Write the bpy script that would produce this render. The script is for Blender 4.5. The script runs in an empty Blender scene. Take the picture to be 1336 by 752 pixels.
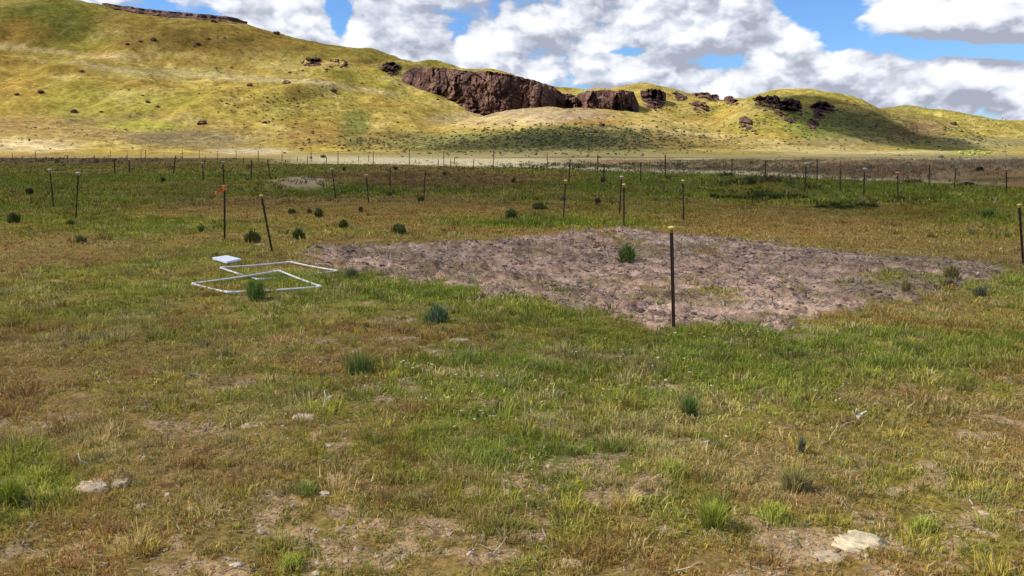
import bpy, math, random
import numpy as np
random.seed(7)
RNG = np.random.default_rng(11)
PI = math.pi
SC = bpy.context.scene
COL = SC.collection

# ------------------------------------------------------------------ camera model
F = 1076.0; CX, CY = 668.0, 376.0; HOR = 200.0
PITCH = math.atan((CY - HOR) / F)
CAMZ = 1.6
cp, sp = math.cos(PITCH), math.sin(PITCH)

def px2uv(px, py):
    cx = (np.asarray(px, float) - CX) / F; cy = (CY - np.asarray(py, float)) / F
    Y = cp + cy * sp; Z = -sp + cy * cp
    return cx / Y, Z / Y
def w2px(x, y, z):
    zz = z - CAMZ
    d = y * cp - zz * sp; d = np.where(d < 0.05, 0.05, d)
    up = y * sp + zz * cp
    return CX + F * x / d, CY - F * up / d
def at(px, py, Y):
    u, v = px2uv(px, py)
    return (float(u * Y), float(Y), float(CAMZ + v * Y))

# ------------------------------------------------------------------ noise
def _h(ix, iy, seed):
    n = ix * np.uint32(374761393) + iy * np.uint32(668265263) + np.uint32((seed * 982451653) & 0xffffffff)
    n = (n ^ (n >> np.uint32(13))) * np.uint32(1274126177)
    n = (n ^ (n >> np.uint32(16))) * np.uint32(2246822519)
    return ((n ^ (n >> np.uint32(15))) & np.uint32(0xffff)) * np.float32(1 / 65535.0)
def vnoise(x, y, seed=0):
    x = np.asarray(x, float); y = np.asarray(y, float)
    ix = np.floor(x); iy = np.floor(y); fx = x - ix; fy = y - iy
    fx = fx * fx * (3 - 2 * fx); fy = fy * fy * (3 - 2 * fy)
    ix = ix.astype(np.int64).astype(np.uint32); iy = iy.astype(np.int64).astype(np.uint32); o = np.uint32(1)
    a = _h(ix, iy, seed); b = _h(ix + o, iy, seed); c = _h(ix, iy + o, seed); d = _h(ix + o, iy + o, seed)
    return (a + (b - a) * fx) * (1 - fy) + (c + (d - c) * fx) * fy
def fbm(x, y, s, seed=0, oc=4, rough=0.5):
    x = np.asarray(x, float) / s; y = np.asarray(y, float) / s
    t = 0; a = 1.0; n = 0
    for k in range(oc):
        t = t + a * vnoise(x * 0.8 - y * 0.6 + 17.3 * k, x * 0.6 + y * 0.8 + 5.1 * k, seed + k * 13); n += a
        a *= rough; x = x * 2.03; y = y * 2.03
    return t / n
def cell(x, y, s, seed=0):
    x = np.asarray(x, float) / s; y = np.asarray(y, float) / s
    ix = np.floor(x); iy = np.floor(y); best = np.full(x.shape, 9.); rnd = np.zeros(x.shape)
    for dx in (-1, 0, 1):
        for dy in (-1, 0, 1):
            cx = (ix + dx).astype(np.int64).astype(np.uint32); cy = (iy + dy).astype(np.int64).astype(np.uint32)
            d = (ix + dx + _h(cx, cy, seed) - x) ** 2 + (iy + dy + _h(cx, cy, seed + 1) - y) ** 2
            k = d < best; best = np.where(k, d, best); rnd = np.where(k, _h(cx, cy, seed + 2), rnd)
    return rnd, np.sqrt(best)
def sst(a, b, x):
    t = np.clip((x - a) / (b - a), 0, 1); return t * t * (3 - 2 * t)
def mix(a, b, t): return a + (b - a) * t
def smax(a, b, k):
    h = np.clip(0.5 + 0.5 * (a - b) / k, 0, 1)
    return b + (a - b) * h + k * h * (1 - h)

# ------------------------------------------------------------------ terrain
# each ridge: crest outline (px) and its crest distance, foot distance, fall-off behind, curve
def _tab(pts):
    a = np.array(pts, float); u, v = px2uv(a[:, 0], a[:, 1]); return u, v
class Ridge:
    def __init__(s, pts, Yc, Yf, back, conc=1.0, lo=0.5):
        u, v = _tab(pts); s.u = np.linspace(u[0], u[-1], 240)
        vv = np.interp(s.u, u, v)
        for _ in range(6): vv[1:-1] = (vv[:-2] + vv[1:-1] * 2 + vv[2:]) / 4
        s.conc = conc; s.back = back
        if isinstance(Yc, (int, float)): s.Yc = np.full(240, float(Yc))
        else:
            a = np.array(Yc, float); s.Yc = np.interp(s.u, px2uv(a[:, 0], 200)[0], a[:, 1])
        s.Yf = float(Yf)
        zc = CAMZ + vv * s.Yc
        t = np.linspace(0.05, 1, 60)[:, None]
        Y = s.Yf + (s.Yc - s.Yf) * t
        for _ in range(3):
            z = zc * s.prof(t)
            m = ((z - CAMZ) / Y).max(0)
            zc = zc + (vv - m) * s.Yc * 0.9
        s.zc = zc
    def prof(s, t):
        a = t * t * (3 - 2 * t)
        return (1 - s.conc) * t + s.conc * (0.35 * t + 0.65 * a)
    def z(s, u, Y):
        zc = np.interp(u, s.u, s.zc); Yc = np.interp(u, s.u, s.Yc)
        t = np.clip((Y - s.Yf) / (Yc - s.Yf), 0, 1)
        b = np.clip((Y - Yc) / s.back, 0, 1)
        return zc * s.prof(t) * (1 - 0.45 * b * b)
R1a = Ridge([(-900, -20), (-400, -45), (-100, -15), (0, -3), (60, -2), (130, 4), (200, 14), (300, 24), (330, 36), (400, 52), (500, 67),
             (560, 76), (620, 86), (660, 93), (700, 104), (740, 113), (790, 118), (850, 131), (950, 160), (1050, 192), (1150, 204)], 640, 330, 700)
R1b = Ridge([(-900, 60), (-300, 50), (0, 62), (100, 73), (200, 90), (300, 99), (400, 107), (480, 119), (560, 136), (610, 151), (660, 166), (760, 195), (820, 205)], 500, 270, 400, 1.2)
R2 = Ridge([(-900, 140), (-200, 145), (0, 151), (80, 155), (150, 161), (230, 176), (300, 188), (350, 197), (420, 205)], 345, 235, 120, 1.0)
R3 = Ridge([(400, 205), (500, 189), (560, 171), (610, 154), (650, 148), (700, 143), (740, 141), (800, 147), (860, 156), (920, 167), (980, 180), (1040, 192), (1120, 204)], 400, 235, 90, 0.9)
R4 = Ridge([(640, 200), (700, 150), (750, 124), (800, 117), (840, 113), (880, 116), (920, 123), (960, 131), (1000, 143), (1060, 168), (1120, 192), (1160, 204)], 560, 285, 300, 1.1)
R5 = Ridge([(880, 190), (925, 155), (960, 134), (985, 126), (1020, 123), (1060, 126), (1100, 132), (1140, 143), (1180, 157), (1220, 172), (1270, 188), (1340, 204)], 470, 262, 220, 1.1)
R6 = Ridge([(950, 190), (1050, 152), (1120, 141), (1180, 138), (1250, 146), (1336, 157), (1500, 168), (1900, 190)], 900, 440, 600, 1.0)
R7 = Ridge([(1090, 204), (1150, 190), (1190, 178), (1215, 169), (1245, 164), (1275, 172), (1336, 188), (1420, 199), (1500, 204)], 420, 300, 120, 0.9)
R6b = Ridge([(1140, 204), (1200, 190), (1270, 172), (1336, 176), (1500, 180), (1900, 195)], 640, 380, 200, 0.9)
BU = px2uv(np.array([300, 650, 870, 1100, 1336, 1700.]), 200)[0]
BYf = np.array([110, 96, 66, 49, 38, 30.]); BYc = np.array([190, 165, 120, 84, 64, 52.])

def bump(x, y, px, py, rx, ry, h):
    u, v = px2uv(px, py); Y = -CAMZ / v; X = u * Y
    d = ((x - X) / rx) ** 2 + ((y - Y) / ry) ** 2
    return h * np.exp(-d * 1.5) 
def in_patch(x, y):
    """bare soil patch mask (0..1), outline ragged"""
    px, py = w2px(x, y, np.zeros_like(x))
    w = (fbm(x, y, 1.1, 71, 4, 0.6) - 0.5)
    w2 = fbm(x, y, 0.35, 77, 3, 0.6) - 0.5
    tx = np.array([385, 430, 560, 640, 740, 830, 930, 1050, 1170, 1280, 1330.])
    ty = np.array([327, 322, 318, 312, 302, 299, 307, 320, 334, 342, 352.])
    bx = np.array([385, 430, 470, 540, 620, 700, 780, 850, 930, 1000, 1060, 1120, 1170, 1230, 1290, 1330.])
    by = np.array([329, 343, 353, 364, 381, 397, 412, 424, 431, 433, 427, 409, 391, 379, 368, 354.])
    top = np.interp(px, tx, ty); bot = np.interp(px, bx, by)
    dt = py - top + w * 16 + w2 * 9; db = bot - py + w * 34 + w2 * 26 + (fbm(x, y, .12, 79, 2) - .5) * 12
    m = np.minimum(sst(-1.5, 4, dt), sst(-4, 6, db))
    m = m * sst(380, 396, px + w * 40) * sst(1332, 1296, px + w * 80)
    # vegetated invasions inside
    veg = fbm(x, y, 0.9, 31, 4, 0.6)
    m = m * (1 - 0.7 * sst(0.66, 0.74, veg))
    return m
BARE = [(330, 625, 120, 42, 1.0), (430, 610, 60, 40, 1.0), (300, 560, 80, 20, .7), (60, 700, 90, 35, 1.1), (450, 690, 90, 40, .8), (760, 725, 120, 40, 1.1), (660, 640, 60, 30, .9),
        (520, 515, 60, 18, .8), (90, 536, 70, 18, .9), (1110, 700, 110, 45, .9), (1290, 690, 80, 40, .7), (660, 510, 70, 18, .6), (430, 442, 30, 7, .7), (580, 462, 60, 8, .6),
        (740, 505, 80, 14, .5), (820, 640, 60, 24, .7), (560, 700, 60, 20, .7), (1150, 610, 80, 22, .5), (200, 690, 60, 25, .6), (1180, 640, 60, 14, .8), (380, 660, 90, 30, .9), (560, 640, 40, 20, .6), (250, 740, 80, 25, .8), (950, 500, 90, 12, .4), (1290, 400, 80, 10, .6), (30, 545, 60, 12, .5)]
def bare_f(x, y):
    px, py = w2px(x, y, np.zeros_like(x))
    w = fbm(x, y, 0.5, 90, 4, 0.6); w2 = fbm(x, y, 0.16, 93, 3, .6)
    m = np.zeros_like(x)
    for cx, cy, rx, ry, s in BARE:
        d = ((px - cx) / rx) ** 2 + ((py - cy) / ry) ** 2
        m = np.maximum(m, s * np.exp(-d * 0.9))
    base = sst(0.50, 0.72, w) * 0.62 * sst(300, 430, py)
    w3 = fbm(x, y, 0.055, 95, 2, .6)
    v = m * .62 * (0.2 + w) + base * .7 + (w2 - 0.5) * 1.5 + (w3 - .5) * .8
    return sst(0.39, 0.76, v)

def H(x, y, skip3=False, fine=True):
    x = np.asarray(x, float); y = np.asarray(y, float)
    r = np.hypot(x, y); ys = np.where(y > 1, y, 1.0); u = np.clip(x / ys, -3, 3)
    # gentle rise and the bank on the far side of the field
    front = sst(-5, 30, y)
    z = 0.35 * sst(40, 130, y)
    Yf = np.interp(u, BU, BYf); Yc = np.interp(u, BU, BYc)
    hb = CAMZ - 0.0075 * Yc * 0.93
    t = np.clip((y - Yf) / (Yc - Yf), 0, 1)
    bank = hb * (0.12 * t + 0.88 * sst(0.22, 0.98, t)) 
    side = sst(-0.35, -0.02, u)
    bank = bank * (1 - 0.5 * sst(0, 60, y - Yc))
    z = z * (1 - side) + np.maximum(z * (1 - side * sst(0, 40, y - 30)), bank) * side
    z = z * front
    lump = (fbm(x, y, 14, 3, 3) - 0.5) * 0.28 * sst(18, 45, r) * front * sst(400, 250, r)
    z = z + lump * (1 - 0.4 * side)
    z = z + bump(x, y, 990, 256, 3.2, 1.6, 0.6) + bump(x, y, 1015, 255, 2.6, 1.2, 0.2)
    z = z + bump(x, y, 400, 243, 2.3, 3.2, 0.42) + bump(x, y, 560, 232, 9, 6, 0.25)
    # micro relief
    near = sst(70, 14, r)
    z = z + (fbm(x, y, 1.7, 5, 3) - 0.5) * 0.10 * sst(200, 40, r)
    if fine:
        pm = in_patch(x, y) * sst(45, 25, r)
        m2 = sst(40, 6, r)
        z = z + near * (fbm(x, y, 0.33, 9, 3, .55) - 0.5) * 0.055 * (1 - pm)
        z = z + m2 * (fbm(x, y, 0.06, 19, 2, .55) - 0.5) * 0.02
        n = 1 - np.abs(fbm(x, y * 0.8, 0.42, 23, 4, .62) * 2 - 1) 
        n2 = fbm(x, y, 0.16, 29, 3, .6)
        n4 = fbm(x, y, .07, 33, 3, .6)
        cl = sst(.56, .70, fbm(x, y, .24, 35, 3, .55)) * sst(.3, .6, fbm(x, y, 1.6, 37, 3))
        z = z + pm * ((n - 0.75) * 0.075 + cl * .05 + (n2 - .5) * 0.05 + (n4 - .5) * .03)
    # hills
    hw = sst(230, 300, y) * sst(2.4, 1.5, np.abs(u))
    far = y > 228
    if np.any(far):
        uu = u[far]; yy = y[far]; xx = x[far]
        k = 3.0
        A = [R1a, R1b, R2, R4, R5, R6, R6b, R7] + ([] if skip3 else [R3])
        hz = np.zeros_like(uu)
        for R in A: hz = smax(hz, R.z(uu, yy) - 0.0, k)
        hz = hz - 0.75
        a = sst(2, 28, hz)
        # gullies running down the slope, rolling folds and fine lumpiness
        gl = fbm(xx + (fbm(xx, yy, 90, 41, 2) - .5) * 60, yy * 0.28, 42, 43, 3, .5)
        hz = hz + a * (gl - 0.5) * 13.0 * (1 - .6 * sst(60, 110, hz))
        hz = hz + a * (fbm(xx, yy, 26, 47, 3) - 0.5) * 4.0
        hz = hz + sst(.5, 5, hz) * (fbm(xx, yy * .8, 5.5, 53, 4, .6) - 0.5) * 1.5
        zz = z[far]; z = z.copy(); z[far] = zz * (1 - a) + 0 * zz + np.maximum(hz, 0) * sst(228, 262, yy)
    return z

LU = np.linspace(-.95, .95, 760); LY = np.geomspace(1.8, 1400, 900); LUTS = {}
def lut(u, y, skip3):
    if skip3 not in LUTS:
        Y = np.repeat(LY[:, None], len(LU), 1); X = Y * LU[None]
        LUTS[skip3] = H(X.ravel(), Y.ravel(), skip3, False).reshape(Y.shape).astype(np.float32)
    T = LUTS[skip3]
    fu = np.clip((u - LU[0]) / (LU[1] - LU[0]), 0, len(LU) - 1.001); fy = np.clip(np.log(y / LY[0]) / math.log(LY[1] / LY[0]), 0, len(LY) - 1.001)
    i = fu.astype(int); j = fy.astype(int); a = fu - i; b = fy - j
    return (T[j, i] * (1 - a) + T[j, i + 1] * a) * (1 - b) + (T[j + 1, i] * (1 - a) + T[j + 1, i + 1] * a) * b
def ground_hit(px, py, skip3=False, y0=2.0, y1=1400.0, n=700):
    """where the ray through each photo pixel meets the ground"""
    px = np.atleast_1d(np.asarray(px, float)); py = np.atleast_1d(np.asarray(py, float))
    if len(px) > 2000:
        h = len(px) // 2; A = ground_hit(px[:h], py[:h], skip3, y0, y1, n); B = ground_hit(px[h:], py[h:], skip3, y0, y1, n)
        return tuple(np.concatenate([p, q]) for p, q in zip(A, B))
    u, v = px2uv(px, py)
    Ys = y0 * (y1 / y0) ** (np.arange(n) / (n - 1.0))
    Y = Ys[None, :].repeat(len(px), 0)
    g = lut(u[:, None].repeat(n, 1), Y, skip3)
    below = (CAMZ + v[:, None] * Y) <= g
    below[:, -1] = True
    i = np.argmax(below, 1)
    lo = Ys[np.maximum(i - 1, 0)]; hi = Ys[i]
    for _ in range(12):
        m = (lo + hi) / 2
        b = (CAMZ + v * m) <= lut(u, m, skip3)
        hi = np.where(b, m, hi); lo = np.where(b, lo, m)
    return u * hi, hi, CAMZ + v * hi
def hit1(px, py):
    x, y, z = ground_hit(px, py); return float(x[0]), float(y[0])
def hz(x, y): return float(H(np.array([x]), np.array([y]))[0])

# ------------------------------------------------------------------ colour of the ground (albedo, linear)
def C(*a): return np.array(a, float)
def blend(c, col, m): return c + (np.asarray(col)[None, :] - c) * np.clip(m, 0, 1)[:, None]
def ell(px, py, cx, cy, rx, ry, w=0):
    d = np.sqrt(((px - cx) / rx) ** 2 + ((py - cy) / ry) ** 2) + w
    return sst(1.35, 0.45, d)
GREEN = C(.135, .152, .026); OLIVE = C(.195, .170, .036); BROWN = C(.215, .145, .042); STRAW = C(.36, .31, .18)
SOIL = C(.33, .23, .13); PINK = C(.50, .35, .275); REDB = C(.20, .095, .05); GREY = C(.32, .31, .24)

def field_green(x, y, px, py):
    """0 brown .. 1 green : broad vegetation pattern of the field"""
    n = fbm(x, y, 5.5, 101, 4, .58); n1 = fbm(x, y, 1.3, 107, 4, .6)
    g = 0.36 + .07 * sst(330, 420, py) + (n - 0.5) * 1.7 + (n1 - 0.5) * 1.0
    for cx, cy, rx, ry, s in [(560, 375, 150, 14, .9), (1000, 450, 330, 30, .45), (620, 470, 150, 25, .35), (700, 590, 200, 30, .4), (40, 620, 60, 50, .6), (100, 215 + 20, 260, 12, .5),
                              (460, 247, 70, 5, .9), (960, 240, 420, 16, 1.0), (1230, 252, 200, 18, .5), (1280, 285, 80, 16, .7), (800, 285, 120, 18, .3), (690, 292, 110, 6, .8), (30, 255, 120, 30, .3),
                              (1180, 345, 120, 5, .3), (450, 365, 60, 8, .5), (1050, 470, 250, 40, .3), (420, 410, 260, 20, .3), (350, 580, 140, 40, .2), (780, 400, 60, 10, .4)]:
        g = g + s * np.exp(-(((px - cx) / rx) ** 2 + ((py - cy) / ry) ** 2))
    for cx, cy, rx, ry, s in [(1100, 295, 330, 26, .5), (420, 275, 240, 16, .5), (590, 232, 130, 12, .9), (470, 330, 160, 18, .3), (60, 212, 200, 5, .8), (700, 300, 320, 8, .3),
                              (1200, 420, 160, 20, .3), (200, 340, 200, 30, .2)]:
        g = g - s * np.exp(-(((px - cx) / rx) ** 2 + ((py - cy) / ry) ** 2))
    g = g - .02 * sst(540, 660, py)
    return np.clip(g, 0, 1)

def field_col(x, y, z):
    px, py = w2px(x, y, z)
    r = np.hypot(x, y)
    g = field_green(x, y, px, py)
    c = np.repeat(OLIVE[None, :], len(x), 0)
    c = blend(c, BROWN, sst(0.5, 0.05, g))
    c = blend(c, GREEN, sst(0.42, 0.85, g))
    # mottling: tussocks / straw / red brown cheatgrass
    t1 = fbm(x * (0.6 + 0 * x), y, 0.55, 111, 4, .62); t2 = fbm(x, y, 0.16, 113, 3, .6); t3 = fbm(x, y, 2.6, 115, 4, .6)
    mid = sst(9, 22, r)
    sx = fbm(x, y * .4, 1.6, 117, 4, .65)
    c = c * (0.72 + 0.56 * mix(t1, sx, mid))[:, None] * (0.8 + 0.4 * t2)[:, None]
    c = blend(c, REDB, 0.45 * sst(0.60, 0.72, t3) * sst(0.6, .3, g))
    c = blend(c, STRAW, 0.5 * sst(0.63, 0.78, fbm(x, y, 0.8, 119, 5, .65)) * (1 - .4 * mid))
    c = blend(c, C(.21, .135, .065), .62 * sst(13, 6, r) * sst(.38, .55, fbm(x, y, .35, 125, 4, .6)))
    c = c * mix(1.05, 1.12, sst(9, 24, r))[:, None]
    b = bare_f(x, y) * sst(30, 14, r)
    soil = SOIL[None, :] * (0.45 + 0.65 * fbm(x, y, .09, 121, 4, .65) + .5 * fbm(x, y, .5, 123, 4, .6))[:, None]
    c = c + (soil - c) * (b * .95)[:, None]
    # bare dug patch
    p = in_patch(x, y)
    pk = PINK[None, :] * (0.2 + 0.9 * fbm(x, y, .22, 131, 5, .7) + .6 * fbm(x, y * .7, 2.2, 132, 4, .6))[:, None]
    wh = sst(.52, .68, fbm(x, y * .8, 1.5, 133, 5, .6)); pk = pk + (C(.47, .38, .30)[None, :] - pk) * (wh * .6)[:, None]
    gr = sst(.48, .62, fbm(x, y, 1.2, 137, 4, .6)); pk = pk + (C(.20, .17, .075)[None, :] - pk) * (gr * .6)[:, None]
    cl = sst(.54, .66, fbm(x, y, .24, 35, 3, .55)); pk = pk + (C(.11, .065, .05)[None, :] - pk) * (cl * .5)[:, None]
    cl2 = sst(.58, .68, fbm(x, y * 1.4, .13, 38, 3, .6)); pk = pk + (C(.10, .06, .045)[None, :] - pk) * (cl2 * .6)[:, None]
    c = c + (pk - c) * p[:, None]
    w = (fbm(x, y, 7, 139, 4, .6) - .5)
    w1 = (fbm(x, y, 2.2, 141, 4, .6) - .5)
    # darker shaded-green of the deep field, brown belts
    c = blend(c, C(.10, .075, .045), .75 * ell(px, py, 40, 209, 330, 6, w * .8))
    c = blend(c, C(.17, .105, .06), .65 * ell(px, py, 560, 236, 170, 13, w * 1.2) * sst(.35, .6, fbm(x, y, 3, 143, 4, .6)))
    pile = ell(px, py, 397, 238, 48, 7.5, w1 * .7)
    c = blend(c, C(.42, .31, .20), .9 * pile)
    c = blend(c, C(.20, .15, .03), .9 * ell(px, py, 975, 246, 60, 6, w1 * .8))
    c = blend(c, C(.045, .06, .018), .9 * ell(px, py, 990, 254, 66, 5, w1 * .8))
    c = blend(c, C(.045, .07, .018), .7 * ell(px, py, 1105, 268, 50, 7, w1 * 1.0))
    # bank: pale dry strip at its foot, brown slope, pale track line on its crest
    u = x / np.maximum(y, 1)
    Yf = np.interp(u, BU, BYf); Yc = np.interp(u, BU, BYc); t = (y - Yf) / (Yc - Yf)
    ww = w * .5 + w1 * .18
    side = sst(-0.31, -0.2, u + w * .05); rgt = sst(0.02, 0.12, u)
    inb = sst(-.04, .03, t + ww * .35) * side
    leftc = mix(0, 1, sst(.1, -.06, u))
    bankc = np.repeat(C(.215, .135, .07)[None, :], len(x), 0) * (0.65 + .7 * fbm(x, y, 1.5, 151, 5, .65))[:, None]
    bankc = blend(bankc, C(.29, .25, .16), sst(.48, .62, fbm(x * .5, y, 6, 153, 4, .6)) * .7)
    bankc = blend(bankc, C(.09, .085, .035), sst(.58, .68, fbm(x * .6, y, 4, 155, 5, .6)) * .8)
    strip = sst(.30, .16, t + ww * .5) * sst(.62, .40, u)
    strip = np.maximum(strip, sst(.10, 0, u) * sst(.15, .3, t + ww))
    pale = np.repeat(C(.50, .44, .29)[None, :], len(x), 0) * (0.75 + .45 * fbm(x, y, 1.2, 157, 4, .65))[:, None]
    bankc = bankc + (pale - bankc) * strip[:, None]
    c = c + (bankc - c) * inb[:, None]
    line = sst(.93, 1.0, t) * sst(60, 10, y - Yc) * side
    c = blend(c, C(.48, .43, .29), line * .9)
    c = blend(c, mix(C(.17, .15, .065), C(.34, .29, .15), 0)[None] if False else C(.20, .175, .075), sst(30, 70, y - Yc) * side * .9)  # dark scrub tone beyond the bank, with cloud shade put into the colour
    lo = sst(215, 235, y) * (1 - side)
    c = blend(c, C(.24, .18, .08), lo)
    return np.clip(c * C(1.06, 1.0, .86), 0.008, .7)

def hill_col(x, y, z):
    px, py = w2px(x, y, z)
    a = fbm(x, y, 60, 201, 4, .55); b = fbm(x, y, 18, 203, 5, .6); d = fbm(x, y, 4, 207, 4, .65); e = fbm(x, y * .6, 9, 209, 4, .6)
    w = (b - .5) * 1.2
    c = np.repeat(C(.40, .315, .070)[None, :], len(x), 0)
    c = blend(c, C(.31, .275, .055), sst(.48, .66, a))
    c = blend(c, C(.50, .42, .15), .55 * sst(.5, .68, b))
    c = blend(c, C(.30, .19, .045), .7 * sst(.52, .70, e) * sst(.35, .55, 1 - a))
    def P(cx, cy, rx, ry, col, s, ww=1.0):
        nonlocal c; c = blend(c, C(*col), s * ell(px, py, cx, cy, rx, ry, w * ww))
    P(60, 28, 70, 30, (.14, .165, .035), .85); P(0, 110, 50, 70, (.38, .25, .06), .55); P(20, 45, 50, 20, (.28, .17, .04), .6)
    P(280, 60, 120, 22, (.27, .19, .05), .55); P(200, 50, 60, 20, (.24, .17, .05), .5); P(430, 60, 120, 14, (.32, .22, .05), .5)
    
    def LN(pts, hw, col, s):
        nonlocal c; q = np.array(pts, float); yl = np.interp(px, q[:, 0], q[:, 1]); m = np.exp(-((py - yl + w * 9) / hw) ** 2) * sst(q[0, 0] - 20, q[0, 0] + 40, px + w * 60) * sst(q[-1, 0] + 20, q[-1, 0] - 40, px + w * 60)
        c = blend(c, C(*col), s * m * (.5 + b))
    LN([(-80, 58), (0, 61), (60, 65), (130, 73), (200, 78)], 4, (.56, .45, .2), .8); LN([(100, 84), (200, 96), (300, 101), (400, 106), (520, 122)], 4, (.52, .44, .22), .8)
    LN([(-80, 80), (0, 84), (100, 92), (180, 108)], 6, (.30, .20, .05), .6); LN([(60, 118), (160, 112), (240, 118), (330, 128)], 6, (.30, .24, .05), .5); LN([(150, 158), (190, 166), (250, 174), (330, 190)], 3, (.15, .13, .05), .8)
    LN([(180, 38), (300, 56), (420, 72), (560, 92)], 7, (.25, .18, .05), .6); LN([(740, 160), (860, 172), (980, 186)], 5, (.55, .46, .2), .5); LN([(840, 172), (980, 182), (1060, 196)], 3, (.5, .42, .2), .6)
    LN([(530, 118), (580, 138), (640, 156), (700, 168)], 5, (.5, .40, .12), .6); P(230, 95, 90, 10, (.42, .38, .14), .5)
    P(100, 170, 220, 18, (.31, .225, .09), .75); P(250, 182, 110, 14, (.24, .20, .10), .8); P(30, 190, 80, 10, (.60, .50, .26), .85, .6)
    P(190, 165, 60, 8, (.40, .42, .06), .6); P(380, 140, 90, 28, (.28, .25, .05), .55); P(420, 175, 80, 18, (.27, .17, .05), .6)
    P(465, 165, 22, 26, (.13, .165, .04), .75, .6); P(330, 199, 60, 5, (.5, .45, .28), .8, .5)
    P(480, 70, 160, 8, (.30, .27, .05), .5); P(560, 150, 60, 18, (.46, .38, .09), .5)
    P(700, 152, 110, 12, (.40, .31, .19), .9, .5); P(640, 158, 90, 10, (.50, .40, .18), .7, .5); P(860, 163, 80, 8, (.52, .40, .15), .5)
    P(780, 160, 50, 5, (.44, .25, .06), .6, .5)
    P(500, 180, 70, 12, (.20, .155, .05), .7); P(670, 186, 210, 15, (.17, .17, .06), .92, .5); P(760, 178, 110, 17, (.13, .135, .05), .8, .5); P(880, 185, 90, 14, (.27, .20, .07), .7)
    P(950, 185, 90, 10, (.33, .25, .08), .5); P(760, 200, 130, 6, (.17, .155, .065), .8, .4); P(1040, 195, 80, 4, (.52, .45, .20), .6, .5)
    P(920, 122, 90, 10, (.27, .22, .05), .5); P(1075, 160, 50, 24, (.15, .185, .04), .85, .6); P(1140, 160, 66, 24, (.17, .16, .055), .85)  # dark green knoll flank, part of its shade put into the colour
    P(1200, 170, 45, 16, (.19, .12, .065), .8, .6); P(1110, 187, 80, 8, (.26, .22, .10), .7); P(1290, 186, 90, 8, (.28, .27, .12), .8)
    P(1180, 201, 160, 4, (.56, .50, .27), .85, .4); P(1270, 200, 30, 4, (.44, .47, .07), .9, .4); P(700, 202, 330, 4.5, (.20, .18, .085), .8)  # last strip: dark scrub foot, cloud shade painted into its colour
    P(850, 120, 50, 4, (.38, .33, .10), .6); P(760, 125, 10, 8, (.30, .33, .06), .8, .5)
    P(1050, 126, 80, 4, (.22, .22, .05), .6)
    c = c * (0.45 + 1.05 * d)[:, None] * (0.85 + .3 * vnoise(x * 1.1, y * .5, 215))[:, None] * (.72 + .56 * fbm(x, y * .35, 30, 217, 4, .6))[:, None]
    c = blend(c, C(.16, .13, .05), .45 * sst(.68, .76, fbm(x, y * .6, 2.6, 211, 3, .6)))
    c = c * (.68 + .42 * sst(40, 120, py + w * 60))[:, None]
    return np.clip(c * C(.79, .73, .72), 0.01, .75)

# ------------------------------------------------------------------ mesh helpers
def mesh_np(name, V, T, col=None, smooth=False, quads=False):
    me = bpy.data.meshes.new(name)
    V = np.asarray(V, np.float32); T = np.asarray(T, np.int32); k = T.shape[1]
    me.vertices.add(len(V)); me.vertices.foreach_set('co', V.ravel())
    me.loops.add(T.size); me.loops.foreach_set('vertex_index', T.ravel())
    me.polygons.add(len(T)); me.polygons.foreach_set('loop_start', np.arange(0, T.size, k, dtype=np.int32))
    me.polygons.foreach_set('use_smooth', np.full(len(T), smooth))
    if col is not None:
        at_ = me.color_attributes.new('tint', 'FLOAT_COLOR', 'POINT')
        cc = np.ones((len(V), 4), np.float32); cc[:, :3] = col; at_.data.foreach_set('color', cc.ravel())
    me.update(calc_edges=True)
    return me
def link(name, me, mat=None, parent=None, loc=None):
    o = bpy.data.objects.new(name, me); COL.objects.link(o)
    if mat is not None and me is not None:
        me.materials.clear(); me.materials.append(mat)
    if parent is not None: o.parent = parent
    if loc is not None: o.location = loc
    return o
def tag(o, label=None, cat=None, group=None, kind=None):
    for k, v in (('label', label), ('category', cat), ('group', group), ('kind', kind)):
        if v: o[k] = v
    return o
def empty(name, loc):
    o = bpy.data.objects.new(name, None); COL.objects.link(o); o.location = loc; o.empty_display_size = .1; return o

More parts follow.
